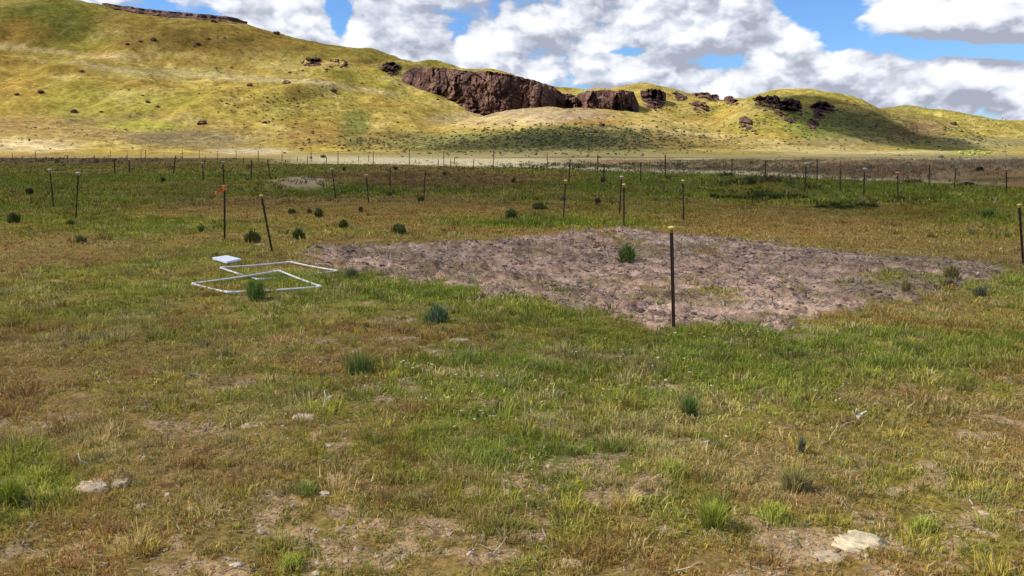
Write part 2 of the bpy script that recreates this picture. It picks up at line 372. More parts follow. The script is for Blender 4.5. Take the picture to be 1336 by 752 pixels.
# ------------------------------------------------------------------ materials
def newmat(name):
    m = bpy.data.materials.new(name); m.use_nodes = True; nt = m.node_tree; nt.nodes.clear()
    return m, nt, nt.nodes, nt.links
def mat_tint(name, nscale=20., namp=.35, rough=.9, bump=.3, bscale=40., bdist=.01, transl=0., spec=.2):
    m, nt, N, L = newmat(name)
    out = N.new('ShaderNodeOutputMaterial'); bs = N.new('ShaderNodeBsdfPrincipled')
    bs.inputs['Roughness'].default_value = rough; bs.inputs['Specular IOR Level'].default_value = spec
    a = N.new('ShaderNodeVertexColor'); a.layer_name = 'tint'
    g = N.new('ShaderNodeNewGeometry')
    n = N.new('ShaderNodeTexNoise'); n.inputs['Scale'].default_value = nscale; n.inputs['Detail'].default_value = 5; n.inputs['Roughness'].default_value = .65
    L.new(g.outputs['Position'], n.inputs['Vector'])
    mr = N.new('ShaderNodeMapRange'); mr.inputs[1].default_value = .3; mr.inputs[2].default_value = .7; mr.inputs[3].default_value = 1 - namp; mr.inputs[4].default_value = 1 + namp
    L.new(n.outputs['Fac'], mr.inputs[0])
    mm = N.new('ShaderNodeVectorMath'); mm.operation = 'SCALE'; L.new(a.outputs['Color'], mm.inputs[0]); L.new(mr.outputs[0], mm.inputs['Scale'])
    L.new(mm.outputs[0], bs.inputs['Base Color'])
    if bump:
        n2 = N.new('ShaderNodeTexNoise'); n2.inputs['Scale'].default_value = bscale; n2.inputs['Detail'].default_value = 6; n2.inputs['Roughness'].default_value = .7
        L.new(g.outputs['Position'], n2.inputs['Vector'])
        b = N.new('ShaderNodeBump'); b.inputs['Strength'].default_value = bump; b.inputs['Distance'].default_value = bdist
        L.new(n2.outputs['Fac'], b.inputs['Height']); L.new(b.outputs[0], bs.inputs['Normal'])
    if transl:
        t = N.new('ShaderNodeBsdfTranslucent'); L.new(mm.outputs[0], t.inputs['Color'])
        mx = N.new('ShaderNodeMixShader'); mx.inputs[0].default_value = transl
        L.new(bs.outputs[0], mx.inputs[1]); L.new(t.outputs[0], mx.inputs[2]); L.new(mx.outputs[0], out.inputs[0])
    else: L.new(bs.outputs[0], out.inputs[0])
    return m
def mat_plain(name, col, rough=.6, nscale=30., col2=None, metal=0., bump=.15, bdist=.003, spec=.4):
    m, nt, N, L = newmat(name)
    out = N.new('ShaderNodeOutputMaterial'); bs = N.new('ShaderNodeBsdfPrincipled')
    bs.inputs['Roughness'].default_value = rough; bs.inputs['Metallic'].default_value = metal; bs.inputs['Specular IOR Level'].default_value = spec
    g = N.new('ShaderNodeTexCoord'); n = N.new('ShaderNodeTexNoise'); n.inputs['Scale'].default_value = nscale; n.inputs['Detail'].default_value = 5
    L.new(g.outputs['Object'], n.inputs['Vector'])
    r = N.new('ShaderNodeValToRGB'); c2 = col2 or tuple(x * .6 for x in col)
    r.color_ramp.elements[0].position = .35; r.color_ramp.elements[1].position = .6
    r.color_ramp.elements[0].color = (*c2, 1); r.color_ramp.elements[1].color = (*col, 1)
    L.new(n.outputs['Fac'], r.inputs[0]); L.new(r.outputs[0], bs.inputs['Base Color'])
    b = N.new('ShaderNodeBump'); b.inputs['Strength'].default_value = bump; b.inputs['Distance'].default_value = bdist
    L.new(n.outputs['Fac'], b.inputs['Height']); L.new(b.outputs[0], bs.inputs['Normal']); L.new(bs.outputs[0], out.inputs[0])
    return m
M = {}
M['ground'] = mat_tint('field_ground', 45., .5, 1., .7, 70., .014, 0., .02)
M['hill'] = mat_tint('hill_grass', .55, .36, 1., .7, .45, 1.1, 0., .0)
M['blade'] = mat_tint('grass_blade', 60., .12, .85, 0, 1, 1, .30, .03)
M['stone'] = mat_tint('field_stone', 35., .3, .9, .7, 60., .006, 0., .15)
M['crag'] = mat_tint('basalt_crag', .8, .5, .95, 1., 1.1, .7, 0., .03)
M['scrub'] = mat_tint('dry_scrub', 2., .4, .95, 0, 1, 1, .1, .1)
M['steel'] = mat_plain('dark_post_paint', (.035, .022, .022), .55, 40., (.06, .03, .02), .2)
M['rust'] = mat_plain('weathered_post', (.05, .035, .03), .8, 30., (.09, .045, .03))
M['wood'] = mat_plain('grey_wood_post', (.13, .11, .09), .9, 12., (.07, .055, .045))
M['yellow'] = mat_plain('yellow_plastic', (.75, .52, .12), .45, 18., (.55, .38, .09))
M['tan'] = mat_plain('tan_plastic', (.62, .42, .22), .5, 18., (.45, .30, .16)); M['pink'] = mat_plain('faded_plastic', (.62, .28, .18), .5, 18., (.5, .2, .14))
M['orange'] = mat_plain('orange_plastic', (.8, .16, .05), .5, 18., (.6, .10, .04))
M['whitecap'] = mat_plain('pale_plastic', (.60, .52, .36), .5, 18., (.45, .38, .26))
M['pvc'] = mat_plain('white_pipe', (.78, .76, .70), .4, 9., (.60, .56, .48), 0, .1)
M['board'] = mat_plain('white_board', (.82, .84, .88), .45, 9., (.74, .76, .80), 0, .05)

# ------------------------------------------------------------------ terrain sheet (one polar grid cut into ground and hills)
def build_terrain():
    fine = np.arctan(np.concatenate([np.linspace(-2.6, -.8, 190)[:-1], np.linspace(-.8, .8, 1120), np.linspace(.8, 2.6, 190)[1:]]))
    rest = np.linspace(fine[-1], 2 * PI + fine[0], 70)[1:-1]
    th = np.concatenate([fine, rest]); n = len(th)
    pyv = np.arange(800, 212, -1.0); uu, vv = px2uv(CX, pyv); rn = CAMZ / -vv
    r = np.concatenate([np.array([.05, .3, .7, 1.1, 1.5, 1.9, 2.2, 2.5]), rn[rn > 2.6]])
    r = np.concatenate([r, np.geomspace(r[-1], 260, 50)[1:]])
    ng = len(r)
    r = np.concatenate([r, np.linspace(260, 700, 330)[1:], np.geomspace(700, 1000, 50)[1:], np.geomspace(1000, 9000, 14)[1:]])
    X = np.sin(th)[None, :] * r[:, None]; Y = np.cos(th)[None, :] * r[:, None]
    Z = H(X.ravel(), Y.ravel()).reshape(X.shape)
    Z[-6:] *= np.array([.6, .35, .15, .05, 0, 0])[:, None]
    def sheet(name, a, b, colf, mat):
        x, y, z = X[a:b].ravel(), Y[a:b].ravel(), Z[a:b].ravel()
        V = np.stack([x, y, z], 1); rr = b - a
        i = np.arange(rr - 1)[:, None] * n; j = np.arange(n)[None, :]; jn = (j + 1) % n
        T = np.stack([(i + j), (i + jn), (i + n + jn), (i + n + j)], -1).reshape(-1, 4)
        if a == 0: pass
        me = mesh_np(name, V, T[:, ::-1], colf(x, y, z), True)
        o = link(name, me, mat); tag(o, kind='structure'); return o
    def hc(x, y, z):
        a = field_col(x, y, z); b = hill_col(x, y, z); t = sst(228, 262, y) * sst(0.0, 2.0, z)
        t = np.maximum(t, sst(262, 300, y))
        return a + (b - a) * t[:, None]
    g = sheet('ground', 0, ng, hc, M['ground'])
    h = sheet('hills', ng - 1, len(r), hc, M['hill'])
    tag(g, 'flat grassy field with brown, green and bare mottling running to the hills')
    tag(h, 'yellow green grassy hills rising behind the field')
build_terrain()

# ------------------------------------------------------------------ grass
def blades(bx, by, bz, h, w, lean, az, col, tipcol=None, segs=2):
    """arrays -> verts, tris, colours ; each blade a thin bent strip"""
    n = len(bx); rot = RNG.uniform(0, 2 * PI, n)
    wx, wy = np.cos(rot) * w / 2, np.sin(rot) * w / 2
    dx, dy = np.cos(az) * lean, np.sin(az) * lean
    B = np.stack([bx, by, bz], 1)
    W = np.stack([wx, wy, np.zeros(n)], 1)
    mid = B + np.stack([dx * .35 * h, dy * .35 * h, h * .6 * np.sqrt(np.maximum(1 - lean * lean * .3, .1))], 1)
    tip = B + np.stack([dx * h, dy * h, h * np.sqrt(np.maximum(1 - lean * lean * .8, .05))], 1)
    B = B.copy(); B[:, 2] -= .01
    V = np.stack([B - W, B + W, mid + W * .75, mid - W * .75, tip], 1).reshape(-1, 3)
    o = np.arange(n)[:, None] * 5
    T = np.stack([o + [[0, 1, 2]], o + [[0, 2, 3]], o + [[3, 2, 4]]], 1).reshape(-1, 3)
    c = np.repeat(col[:, None, :], 5, 1)
    if tipcol is not None: c[:, 4] = tipcol; c[:, 2:4] = (c[:, 2:4] + tipcol[:, None]) / 2
    return V, T, c.reshape(-1, 3)
def pick_y(r0, r1, n, umax):  # distances drawn so that the density per square metre is even
    t = np.linspace(r0, r1, 400); c = umax * (t * t - r0 * r0) / 2 + 1.7 * (t - r0); return np.interp(RNG.random(n) * c[-1], c, t)
class Pile:
    def __init__(s): s.V = []; s.T = []; s.C = []; s.n = 0
    def add(s, V, T, c):
        s.V.append(V); s.T.append(T + s.n); s.C.append(c); s.n += len(V)
    def mesh(s, name, smooth=False): return mesh_np(name, np.concatenate(s.V), np.concatenate(s.T), np.concatenate(s.C), smooth)

def veg_col(x, y, g, n):
    """blade colours for clump centres"""
    c = np.repeat(C(.225, .228, .050)[None, :], n, 0)
    k = RNG.random(n)
    c = blend(c, C(.165, .22, .035), sst(.32, .8, g + (k - .5) * .5))
    c = blend(c, C(.27, .21, .09), sst(.42, .1, g + (k - .5) * .5))
    j = RNG.random(n)
    t3 = fbm(x, y, 1.4, 301, 3, .6)
    c = blend(c, C(.25, .12, .055), (j < .10 + .9 * sst(.53, .68, t3)) * .65 * sst(.95, .4, g))
    c = blend(c, C(.40, .34, .17), (RNG.random(n) < .06 + .16 * sst(.5, .2, g)) * .75)
    c = blend(c, C(.32, .31, .05), (RNG.random(n) < .16) * .75)
    c = blend(c, C(.36, .31, .15), sst(.60, .72, fbm(x, y, .7, 307, 4, .6)) * .6)
    c = blend(c, C(.10, .15, .06), (RNG.random(n) < .10) * .7)
    px, py = w2px(x, y, np.zeros(n)); wj = RNG.normal(0, .12, n)
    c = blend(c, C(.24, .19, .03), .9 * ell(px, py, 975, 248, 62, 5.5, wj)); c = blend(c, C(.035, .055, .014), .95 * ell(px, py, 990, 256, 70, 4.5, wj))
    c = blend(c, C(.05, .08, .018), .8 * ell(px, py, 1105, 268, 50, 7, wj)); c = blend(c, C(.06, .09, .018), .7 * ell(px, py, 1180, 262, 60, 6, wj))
    c = blend(c, C(.22, .125, .06), .6 * ell(px, py, 560, 236, 150, 9, wj * 2)); c = blend(c, C(.23, .14, .05), .18 * ell(px, py, 1120, 300, 260, 20, wj * 2))
    c = blend(c, C(.09, .14, .02), .6 * ell(px, py, 700, 292, 70, 4, wj)); c = blend(c, C(.10, .16, .02), .6 * ell(px, py, 450, 250, 50, 4, wj))
    c = c * C(1.07, 1.01, .84)
    return c * C(.98, .94, 1.0) * (RNG.uniform(.55, 1.38, (n, 1)) * (.7 + .6 * fbm(x, y, 1.1, 305, 4, .65))[:, None])

def grass_zone(pile, r0, r1, dens, nb, hh, ww, spread, umax=.74):
    A = umax * (r1 * r1 - r0 * r0) + 3.4 * (r1 - r0); n = int(A * dens)
    y = pick_y(r0, r1, n, umax); x = (y * umax + 1.7) * RNG.uniform(-1, 1, n)
    px, py = w2px(x, y, np.zeros(n))
    g = field_green(x, y, px, py)
    d = fbm(x, y, .45, 311, 4, .6)
    p = sst(.30, .62, d + (g - .4) * .22)
    b = bare_f(x, y); pt = in_patch(x, y)
    p = np.clip(p + .12, 0, 1) * (1 - .93 * b) * (1 - .93 * pt)
    keep = (RNG.random(n) < p) & clear_of_board(x, y) & (y < np.interp(x / y, BU, BYf) * 1.03)
    x, y, g, d, b = x[keep], y[keep], g[keep], d[keep], b[keep]; n = len(x)
    if n == 0: return
    z = H(x, y)
    base = veg_col(x, y, g, n) * mix(1.42, 1.06, sst(9, 24, y))[:, None] * (1 + sst(11, 22, y)[:, None] * C(.02, -.02, -.25))
    size = RNG.gamma(2.2, .46, n) * (0.5 + .75 * g + .6 * (d - .5)); size = np.clip(size, .25, 2.2)
    nbv = np.maximum(3, (nb * np.clip(size, .5, 1.6)).astype(int))
    idx = np.repeat(np.arange(n), nbv); m = len(idx)
    a = RNG.uniform(0, 2 * PI, m); rr = np.abs(RNG.normal(0, 1, m)) * spread * size[idx]
    bx = x[idx] + np.cos(a) * rr; by = y[idx] + np.sin(a) * rr
    bz = z[idx] - .004
    h = hh * size[idx] * RNG.uniform(.5, 1.25, m)
    lean = np.clip(RNG.normal(.55, .25, m), .05, 1.05)
    aa = a + RNG.normal(0, .6, m)
    c = base[idx] * RNG.uniform(.72, 1.28, (m, 1))
    dry = RNG.random(m) < .09; c[dry] = C(.38, .31, .15) * RNG.uniform(.6, 1.1, (dry.sum(), 1))
    tip = c * np.array([1.25, 1.2, 1.25])
    w = ww * RNG.uniform(.7, 1.4, m)
    pile.add(*blades(bx, by, bz, h, w, lean, aa, c, tip))
def clear_of_board(x, y):
    bx, by = hit1(296, 341); px, py = w2px(x, y, np.zeros_like(x)); wv = fbm(x, y, 1.5, 331, 3) - .5
    return ((x - bx) ** 2 + (y - by) ** 2 > .36 ** 2) & (((px - 397) / 46) ** 2 + ((py - 240) / 7) ** 2 + wv > .9)
def turf(pile, r0, r1, dens, hh, ww, umax=.74):
    n = int((umax * (r1 * r1 - r0 * r0) + 3.4 * (r1 - r0)) * dens)
    y = pick_y(r0, r1, n, umax); x = (y * umax + 1.7) * RNG.uniform(-1, 1, n)
    b = bare_f(x, y); pt = in_patch(x, y); d = fbm(x, y, .11 * max(1, r0 / 4), 321, 3, .6)
    k = RNG.random(n) < (1 - .9 * b) * (1 - .97 * pt) * sst(.34, .60, d + (.1 if r0 > 8 else .02))
    k &= (y < np.interp(x / y, BU, BYf) * 1.03) & clear_of_board(x, y)
    x, y, d = x[k], y[k], d[k]; n = len(x); px, py = w2px(x, y, np.zeros(n)); g = field_green(x, y, px, py)
    c = veg_col(x, y, g, n) * (.7 + .6 * d)[:, None] * mix(1.42, 1.06, sst(9, 24, y))[:, None] * (1 + sst(11, 22, y)[:, None] * C(.02, -.02, -.25))
    c = c * RNG.uniform(.8, 1.2, (n, 1))
    h = hh * RNG.uniform(.5, 1.5, n) * (.6 + .9 * d) * (.8 + .4 * g)
    pile.add(*blades(x, y, H(x, y) - .003, h, ww * RNG.uniform(.6, 1.5, n), np.clip(RNG.normal(.75, .2, n), .1, 1.05), RNG.uniform(0, 2 * PI, n), c, c * 1.2))
for nm, lab, zones in [('short_grass', 'short mottled olive grass covering the near field', [(2.0, 4.6, 185, 46, .037, .0044, .034), (4.6, 8, 120, 32, .040, .0068, .042)]),
                       ('meadow_grass', 'short olive grass further out around the bare patch', [(8, 14, 60, 17, .044, .011, .048), (14, 26, 20, 12, .07, .018, .07), (26, 60, 3.6, 10, .10, .04, .16)])]:
    P_ = Pile()
    for z_ in zones: grass_zone(P_, *z_)
    for q in ([(2.0, 4.6, 11000, .026, .0045), (4.6, 8, 3200, .03, .007)] if nm == 'short_grass' else [(8, 14, 1200, .035, .011), (14, 26, 380, .045, .02), (26, 60, 52, .07, .045), (60, 150, 6, .12, .11)]): turf(P_, *q)
    o = link(nm, P_.mesh(nm), M['blade']); tag(o, lab, kind='stuff')

# tiny creeping leaves and litter (fills between tufts with short broad scraps)
def litter(r0, r1, dens, ln, wd, patch_mode, cols, umax=.74):
    A = umax * (r1 * r1 - r0 * r0) + 3.4 * (r1 - r0); n = int(A * dens)
    y = pick_y(r0, r1, n, umax); x = (y * umax + 1.7) * RNG.uniform(-1, 1, n)
    pm = in_patch(x, y)
    if patch_mode == 1: keep = RNG.random(n) < pm * (0.25 + sst(.4, .7, fbm(x, y, .5, 401, 3)))
    else: keep = RNG.random(n) < (1 - pm) * (.25 + .75 * sst(.45, .6, fbm(x, y, .3, 403, 3)))
    x, y = x[keep], y[keep]; n = len(x); z = H(x, y) + .004
    a = RNG.uniform(0, 2 * PI, n); l = ln * RNG.gamma(3, .33, n); w = wd * RNG.uniform(.6, 1.4, n)
    tl = RNG.uniform(-.15, .45, n) * l
    d = np.stack([np.cos(a), np.sin(a), 0 * a], 1); s = np.stack([-np.sin(a), np.cos(a), 0 * a], 1)
    P0 = np.stack([x, y, z], 1); k = RNG.normal(0, .25, n)[:, None]
    P1 = P0 + d * (l * .5)[:, None] + s * (l[:, None] * k * .5) + np.stack([0 * x, 0 * x, np.abs(tl) * .6 + .004], 1)
    P2 = P0 + d * l[:, None] + np.stack([0 * x, 0 * x, np.maximum(tl, .002)], 1)
    V = np.stack([P0 - s * w[:, None] / 2, P0 + s * w[:, None] / 2, P1 + s * w[:, None] / 2, P1 - s * w[:, None] / 2, P2], 1).reshape(-1, 3)
    o = np.arange(n)[:, None] * 5
    T = np.stack([o + [[0, 1, 2]], o + [[0, 2, 3]], o + [[3, 2, 4]]], 1).reshape(-1, 3)
    ci = np.array(cols)[RNG.integers(0, len(cols), n)] * RNG.uniform(.6, 1.3, (n, 1))
    return V, T, np.repeat(ci[:, None], 5, 1).reshape(-1, 3)
P_ = Pile()
P_.add(*litter(2, 7, 620, .045, .0045, 0, [(.52, .45, .28), (.42, .35, .22), (.38, .20, .10), (.30, .22, .12), (.16, .10, .06), (.13, .16, .05), (.10, .14, .04), (.5, .46, .34)]))
P_.add(*litter(7, 13, 90, .06, .008, 0, [(.42, .35, .22), (.26, .20, .10), (.16, .10, .06), (.13, .16, .05)]))
o = link('dry_litter', P_.mesh('dry_litter'), M['blade']); tag(o, 'scraps of straw and dead leaves between the tufts', kind='stuff')
P_ = Pile()
P_.add(*litter(7, 18, 420, .085, .009, 1, [(.42, .35, .30), (.33, .25, .21), (.17, .11, .10), (.10, .065, .055), (.62, .55, .46), (.20, .15, .12), (.13, .08, .06)]))
o = link('dead_plant_litter', P_.mesh('dead_plant_litter'), M['blade']); tag(o, 'dead grey stems lying on the bare pinkish soil', kind='stuff')

# gravel / clods
def _ico():
    t = (1 + 5 ** .5) / 2
    v = np.array([(-1, t, 0), (1, t, 0), (-1, -t, 0), (1, -t, 0), (0, -1, t), (0, 1, t), (0, -1, -t), (0, 1, -t), (t, 0, -1), (t, 0, 1), (-t, 0, -1), (-t, 0, 1)], float)
    f = np.array([(0, 11, 5), (0, 5, 1), (0, 1, 7), (0, 7, 10), (0, 10, 11), (1, 5, 9), (5, 11, 4), (11, 10, 2), (10, 7, 6), (7, 1, 8), (3, 9, 4), (3, 4, 2), (3, 2, 6), (3, 6, 8), (3, 8, 9), (4, 9, 5), (2, 4, 11), (6, 2, 10), (8, 6, 7), (9, 8, 1)])
    return v / np.linalg.norm(v[0]), f
ICO, ICF = _ico()
def pebbles(x, y, z, s, cols, flat=.6):
    n = len(x)
    V = ICO[None] * (1 + RNG.uniform(-.3, .3, (n, 12, 1)))
    V = V * (s[:, None] * RNG.uniform(.7, 1.3, (n, 3)))[:, None, :] * np.array([1, 1, flat])
    a = RNG.uniform(0, 2 * PI, n); ca, sa = np.cos(a)[:, None], np.sin(a)[:, None]
    V = np.stack([V[..., 0] * ca - V[..., 1] * sa, V[..., 0] * sa + V[..., 1] * ca, V[..., 2]], -1)
    V = V + np.stack([x, y, z], 1)[:, None]
    T = ICF[None] + (np.arange(n) * 12)[:, None, None]
    return V.reshape(-1, 3), T.reshape(-1, 3), np.repeat(cols[:, None], 12, 1).reshape(-1, 3)
def scatter(r0, r1, dens, wf, umax=.74):
    A = umax * (r1 * r1 - r0 * r0) + 3.4 * (r1 - r0); n = int(A * dens)
    y = pick_y(r0, r1, n, umax); x = (y * umax + 1.7) * RNG.uniform(-1, 1, n)
    k = RNG.random(n) < wf(x, y); return x[k], y[k]
P_ = Pile()
x, y = scatter(2, 8, 2300, lambda x, y: bare_f(x, y) * .9 + .012)
s = .0028 + .0042 * RNG.gamma(1.1, .5, len(x)); s = np.minimum(s, .022)
P_.add(*pebbles(x, y, H(x, y) + s * .1, s, C(.37, .29, .19)[None] * RNG.uniform(.4, 1.3, (len(x), 1)) * (1 + RNG.normal(0, .06, (len(x), 3)))))
o = link('gravel', P_.mesh('gravel'), M['stone']); tag(o, 'fine pale gravel on the worn spots of the near field', kind='stuff')
P_ = Pile()
x, y = scatter(7, 18, 150, lambda x, y: in_patch(x, y) * sst(.40, .62, fbm(x, y, .9, 405, 4, .6)))
s = .007 + .012 * RNG.gamma(1.2, .6, len(x)); s = np.minimum(s, .045)
P_.add(*pebbles(x, y, H(x, y) + s * .1, s, C(.22, .155, .125)[None] * RNG.uniform(.35, 1.4, (len(x), 1)), .55))
o = link('soil_clods', P_.mesh('soil_clods'), M['stone']); tag(o, 'crumbly clods scattered over the bare soil', kind='stuff')
# small cream flower heads
P_ = Pile()
fx, fy = [], []
for cx, cy, sx, sy, n in [(545, 485, 12, 5, 12), (600, 500, 20, 8, 10), (700, 520, 60, 12, 16), (780, 470, 30, 5, 8), (860, 510, 40, 8, 12), (620, 555, 20, 6, 8), (845, 475, 40, 20, 10), (900, 445, 60, 8, 10), (420, 500, 20, 10, 8), (560, 530, 12, 8, 8), (690, 610, 14, 8, 6), (1090, 520, 40, 12, 10), (950, 560, 40, 14, 8)]:
    fx += list(RNG.normal(cx, sx, n)); fy += list(RNG.normal(cy, sy, n))
x, y, _ = ground_hit(fx, fy); z = H(x, y)
s = RNG.uniform(.006, .012, len(x)) * (y / 5) ** .5
P_.add(*pebbles(x, y, z + RNG.uniform(.03, .07, len(x)), s, C(.50, .46, .27)[None] * RNG.uniform(.7, 1.2, (len(x), 1)), .5))
o = link('wildflower_heads', P_.mesh('wildflower_heads'), M['stone']); tag(o, 'tiny cream flower heads dotted through the grass', kind='stuff')

# ------------------------------------------------------------------ individual tufts
GRN = [(.15, .22, .05), (.20, .27, .06), (.10, .16, .035)]
DRK = [(.065, .09, .02), (.10, .14, .032), (.17, .16, .06)]
BLU = [(.15, .22, .10), (.19, .25, .13), (.10, .16, .07)]
YEL = [(.30, .34, .04), (.24, .31, .04), (.36, .36, .08)]
DRY = [(.30, .26, .09), (.22, .20, .07), (.40, .33, .14)]
GRY = [(.18, .20, .11), (.12, .14, .07), (.24, .24, .15)]
BRN = [(.07, .05, .03), (.11, .08, .045), (.045, .04, .02)]
def tuft(px, py, hpx, wpx, pal, label, nb=None, cat='grass tuft', name='grass_tuft', group=None, bushy=.0):
    x, y = hit1(px, py); k = y / F
    loose = (not bushy) and y < 9 and hpx < 36 and wpx > 35
    if loose: hpx *= .8; wpx *= 1.25; pal = [tuple(np.array(p) * .75 + C(.34, .33, .07) * .5) for p in pal]
    h = hpx * k; w = wpx * k; nb = nb or int(np.clip(90 + wpx * 5, 80, 420) * (.8 if loose else 1 if bushy else 1.4))
    bw = max(.004, .9 * k if y > 8 else .75 * k)
    a = RNG.uniform(0, 2 * PI, nb); rr = RNG.random(nb) ** (.5 if bushy else .8) * w * (.26 if bushy else .18)
    hx = np.cos(a) * rr; hy = np.sin(a) * rr
    edge = rr / (w * .26 + 1e-6)
    lean = np.clip(.12 + .55 * edge * min(1., w / h) + RNG.normal(0, .14, nb), .02, .98)
    ph = RNG.uniform(0, 6.28, 3); irr = 1 + .28 * np.sin(a * 2 + ph[0]) + .22 * np.sin(a * 3 + ph[1]) + .15 * np.sin(a * 5 + ph[2])
    hx *= irr; hy *= irr
    hh = h * RNG.uniform(.3, 1.15, nb) * (1.05 - .25 * edge) * (.65 + .35 * irr)
    if loose:
        g_ = RNG.normal(0, w * .14, (2, nb)); q_ = np.minimum(1, w * .34 / (np.hypot(*g_) + 1e-6)); hx, hy = g_ * q_; a = RNG.uniform(0, 6.28, nb); lean = np.clip(RNG.normal(.5, .22, nb), .05, 1); hh = h * RNG.uniform(.3, 1.1, nb) * np.exp(-((hx ** 2 + hy ** 2) / (w * .4) ** 2)) + .01
    gx = x + hx; gy = y + hy; gz = H(gx, gy)
    c = np.array(pal)[RNG.integers(0, 3, nb)] * RNG.uniform(.65, 1.3, (nb, 1))
    dd = RNG.random(nb) < (.16 if not bushy else .08); c[dd] = C(.36, .30, .14) * RNG.uniform(.6, 1.1, (dd.sum(), 1)); lean = np.where(dd, np.clip(lean + .3, 0, 1), lean); hh = np.where(dd, hh * .7, hh)
    P_ = Pile()
    z0 = hz(x, y)
    P_.add(*blades(hx, hy, gz - z0, hh, np.full(nb, bw) * RNG.uniform(.7, 1.5, nb), lean, a + RNG.normal(0, .5, nb), c, c * 1.25))
    if bushy:  # short side leaves on stems
        m = int(nb * 1.5); a2 = RNG.uniform(0, 2 * PI, m); r2 = np.sqrt(RNG.random(m)) * w * .36 * (1 + .35 * np.sin(a2 * 2 + ph[0]) + .25 * np.sin(a2 * 3 + ph[1]) + .2 * np.sin(a2 * 7)); zz = RNG.uniform(.05, .85, m) * h * (1 - .6 * (r2 / (w * .45)) ** 2)
        c2 = np.array(pal)[RNG.integers(0, 3, m)] * RNG.uniform(.7, 1.3, (m, 1))
        P_.add(*blades(np.cos(a2) * r2, np.sin(a2) * r2, zz, np.full(m, h * .22) * RNG.uniform(.6, 1.3, m), np.full(m, bw * 1.5), RNG.uniform(.3, 1, m), a2 + RNG.normal(0, 1, m), c2, c2 * 1.2))
    o = link(name, P_.mesh(name), M['blade'], loc=(x, y, z0)); tag(o, label, cat, group); return o
SP = 'leafy_weed'
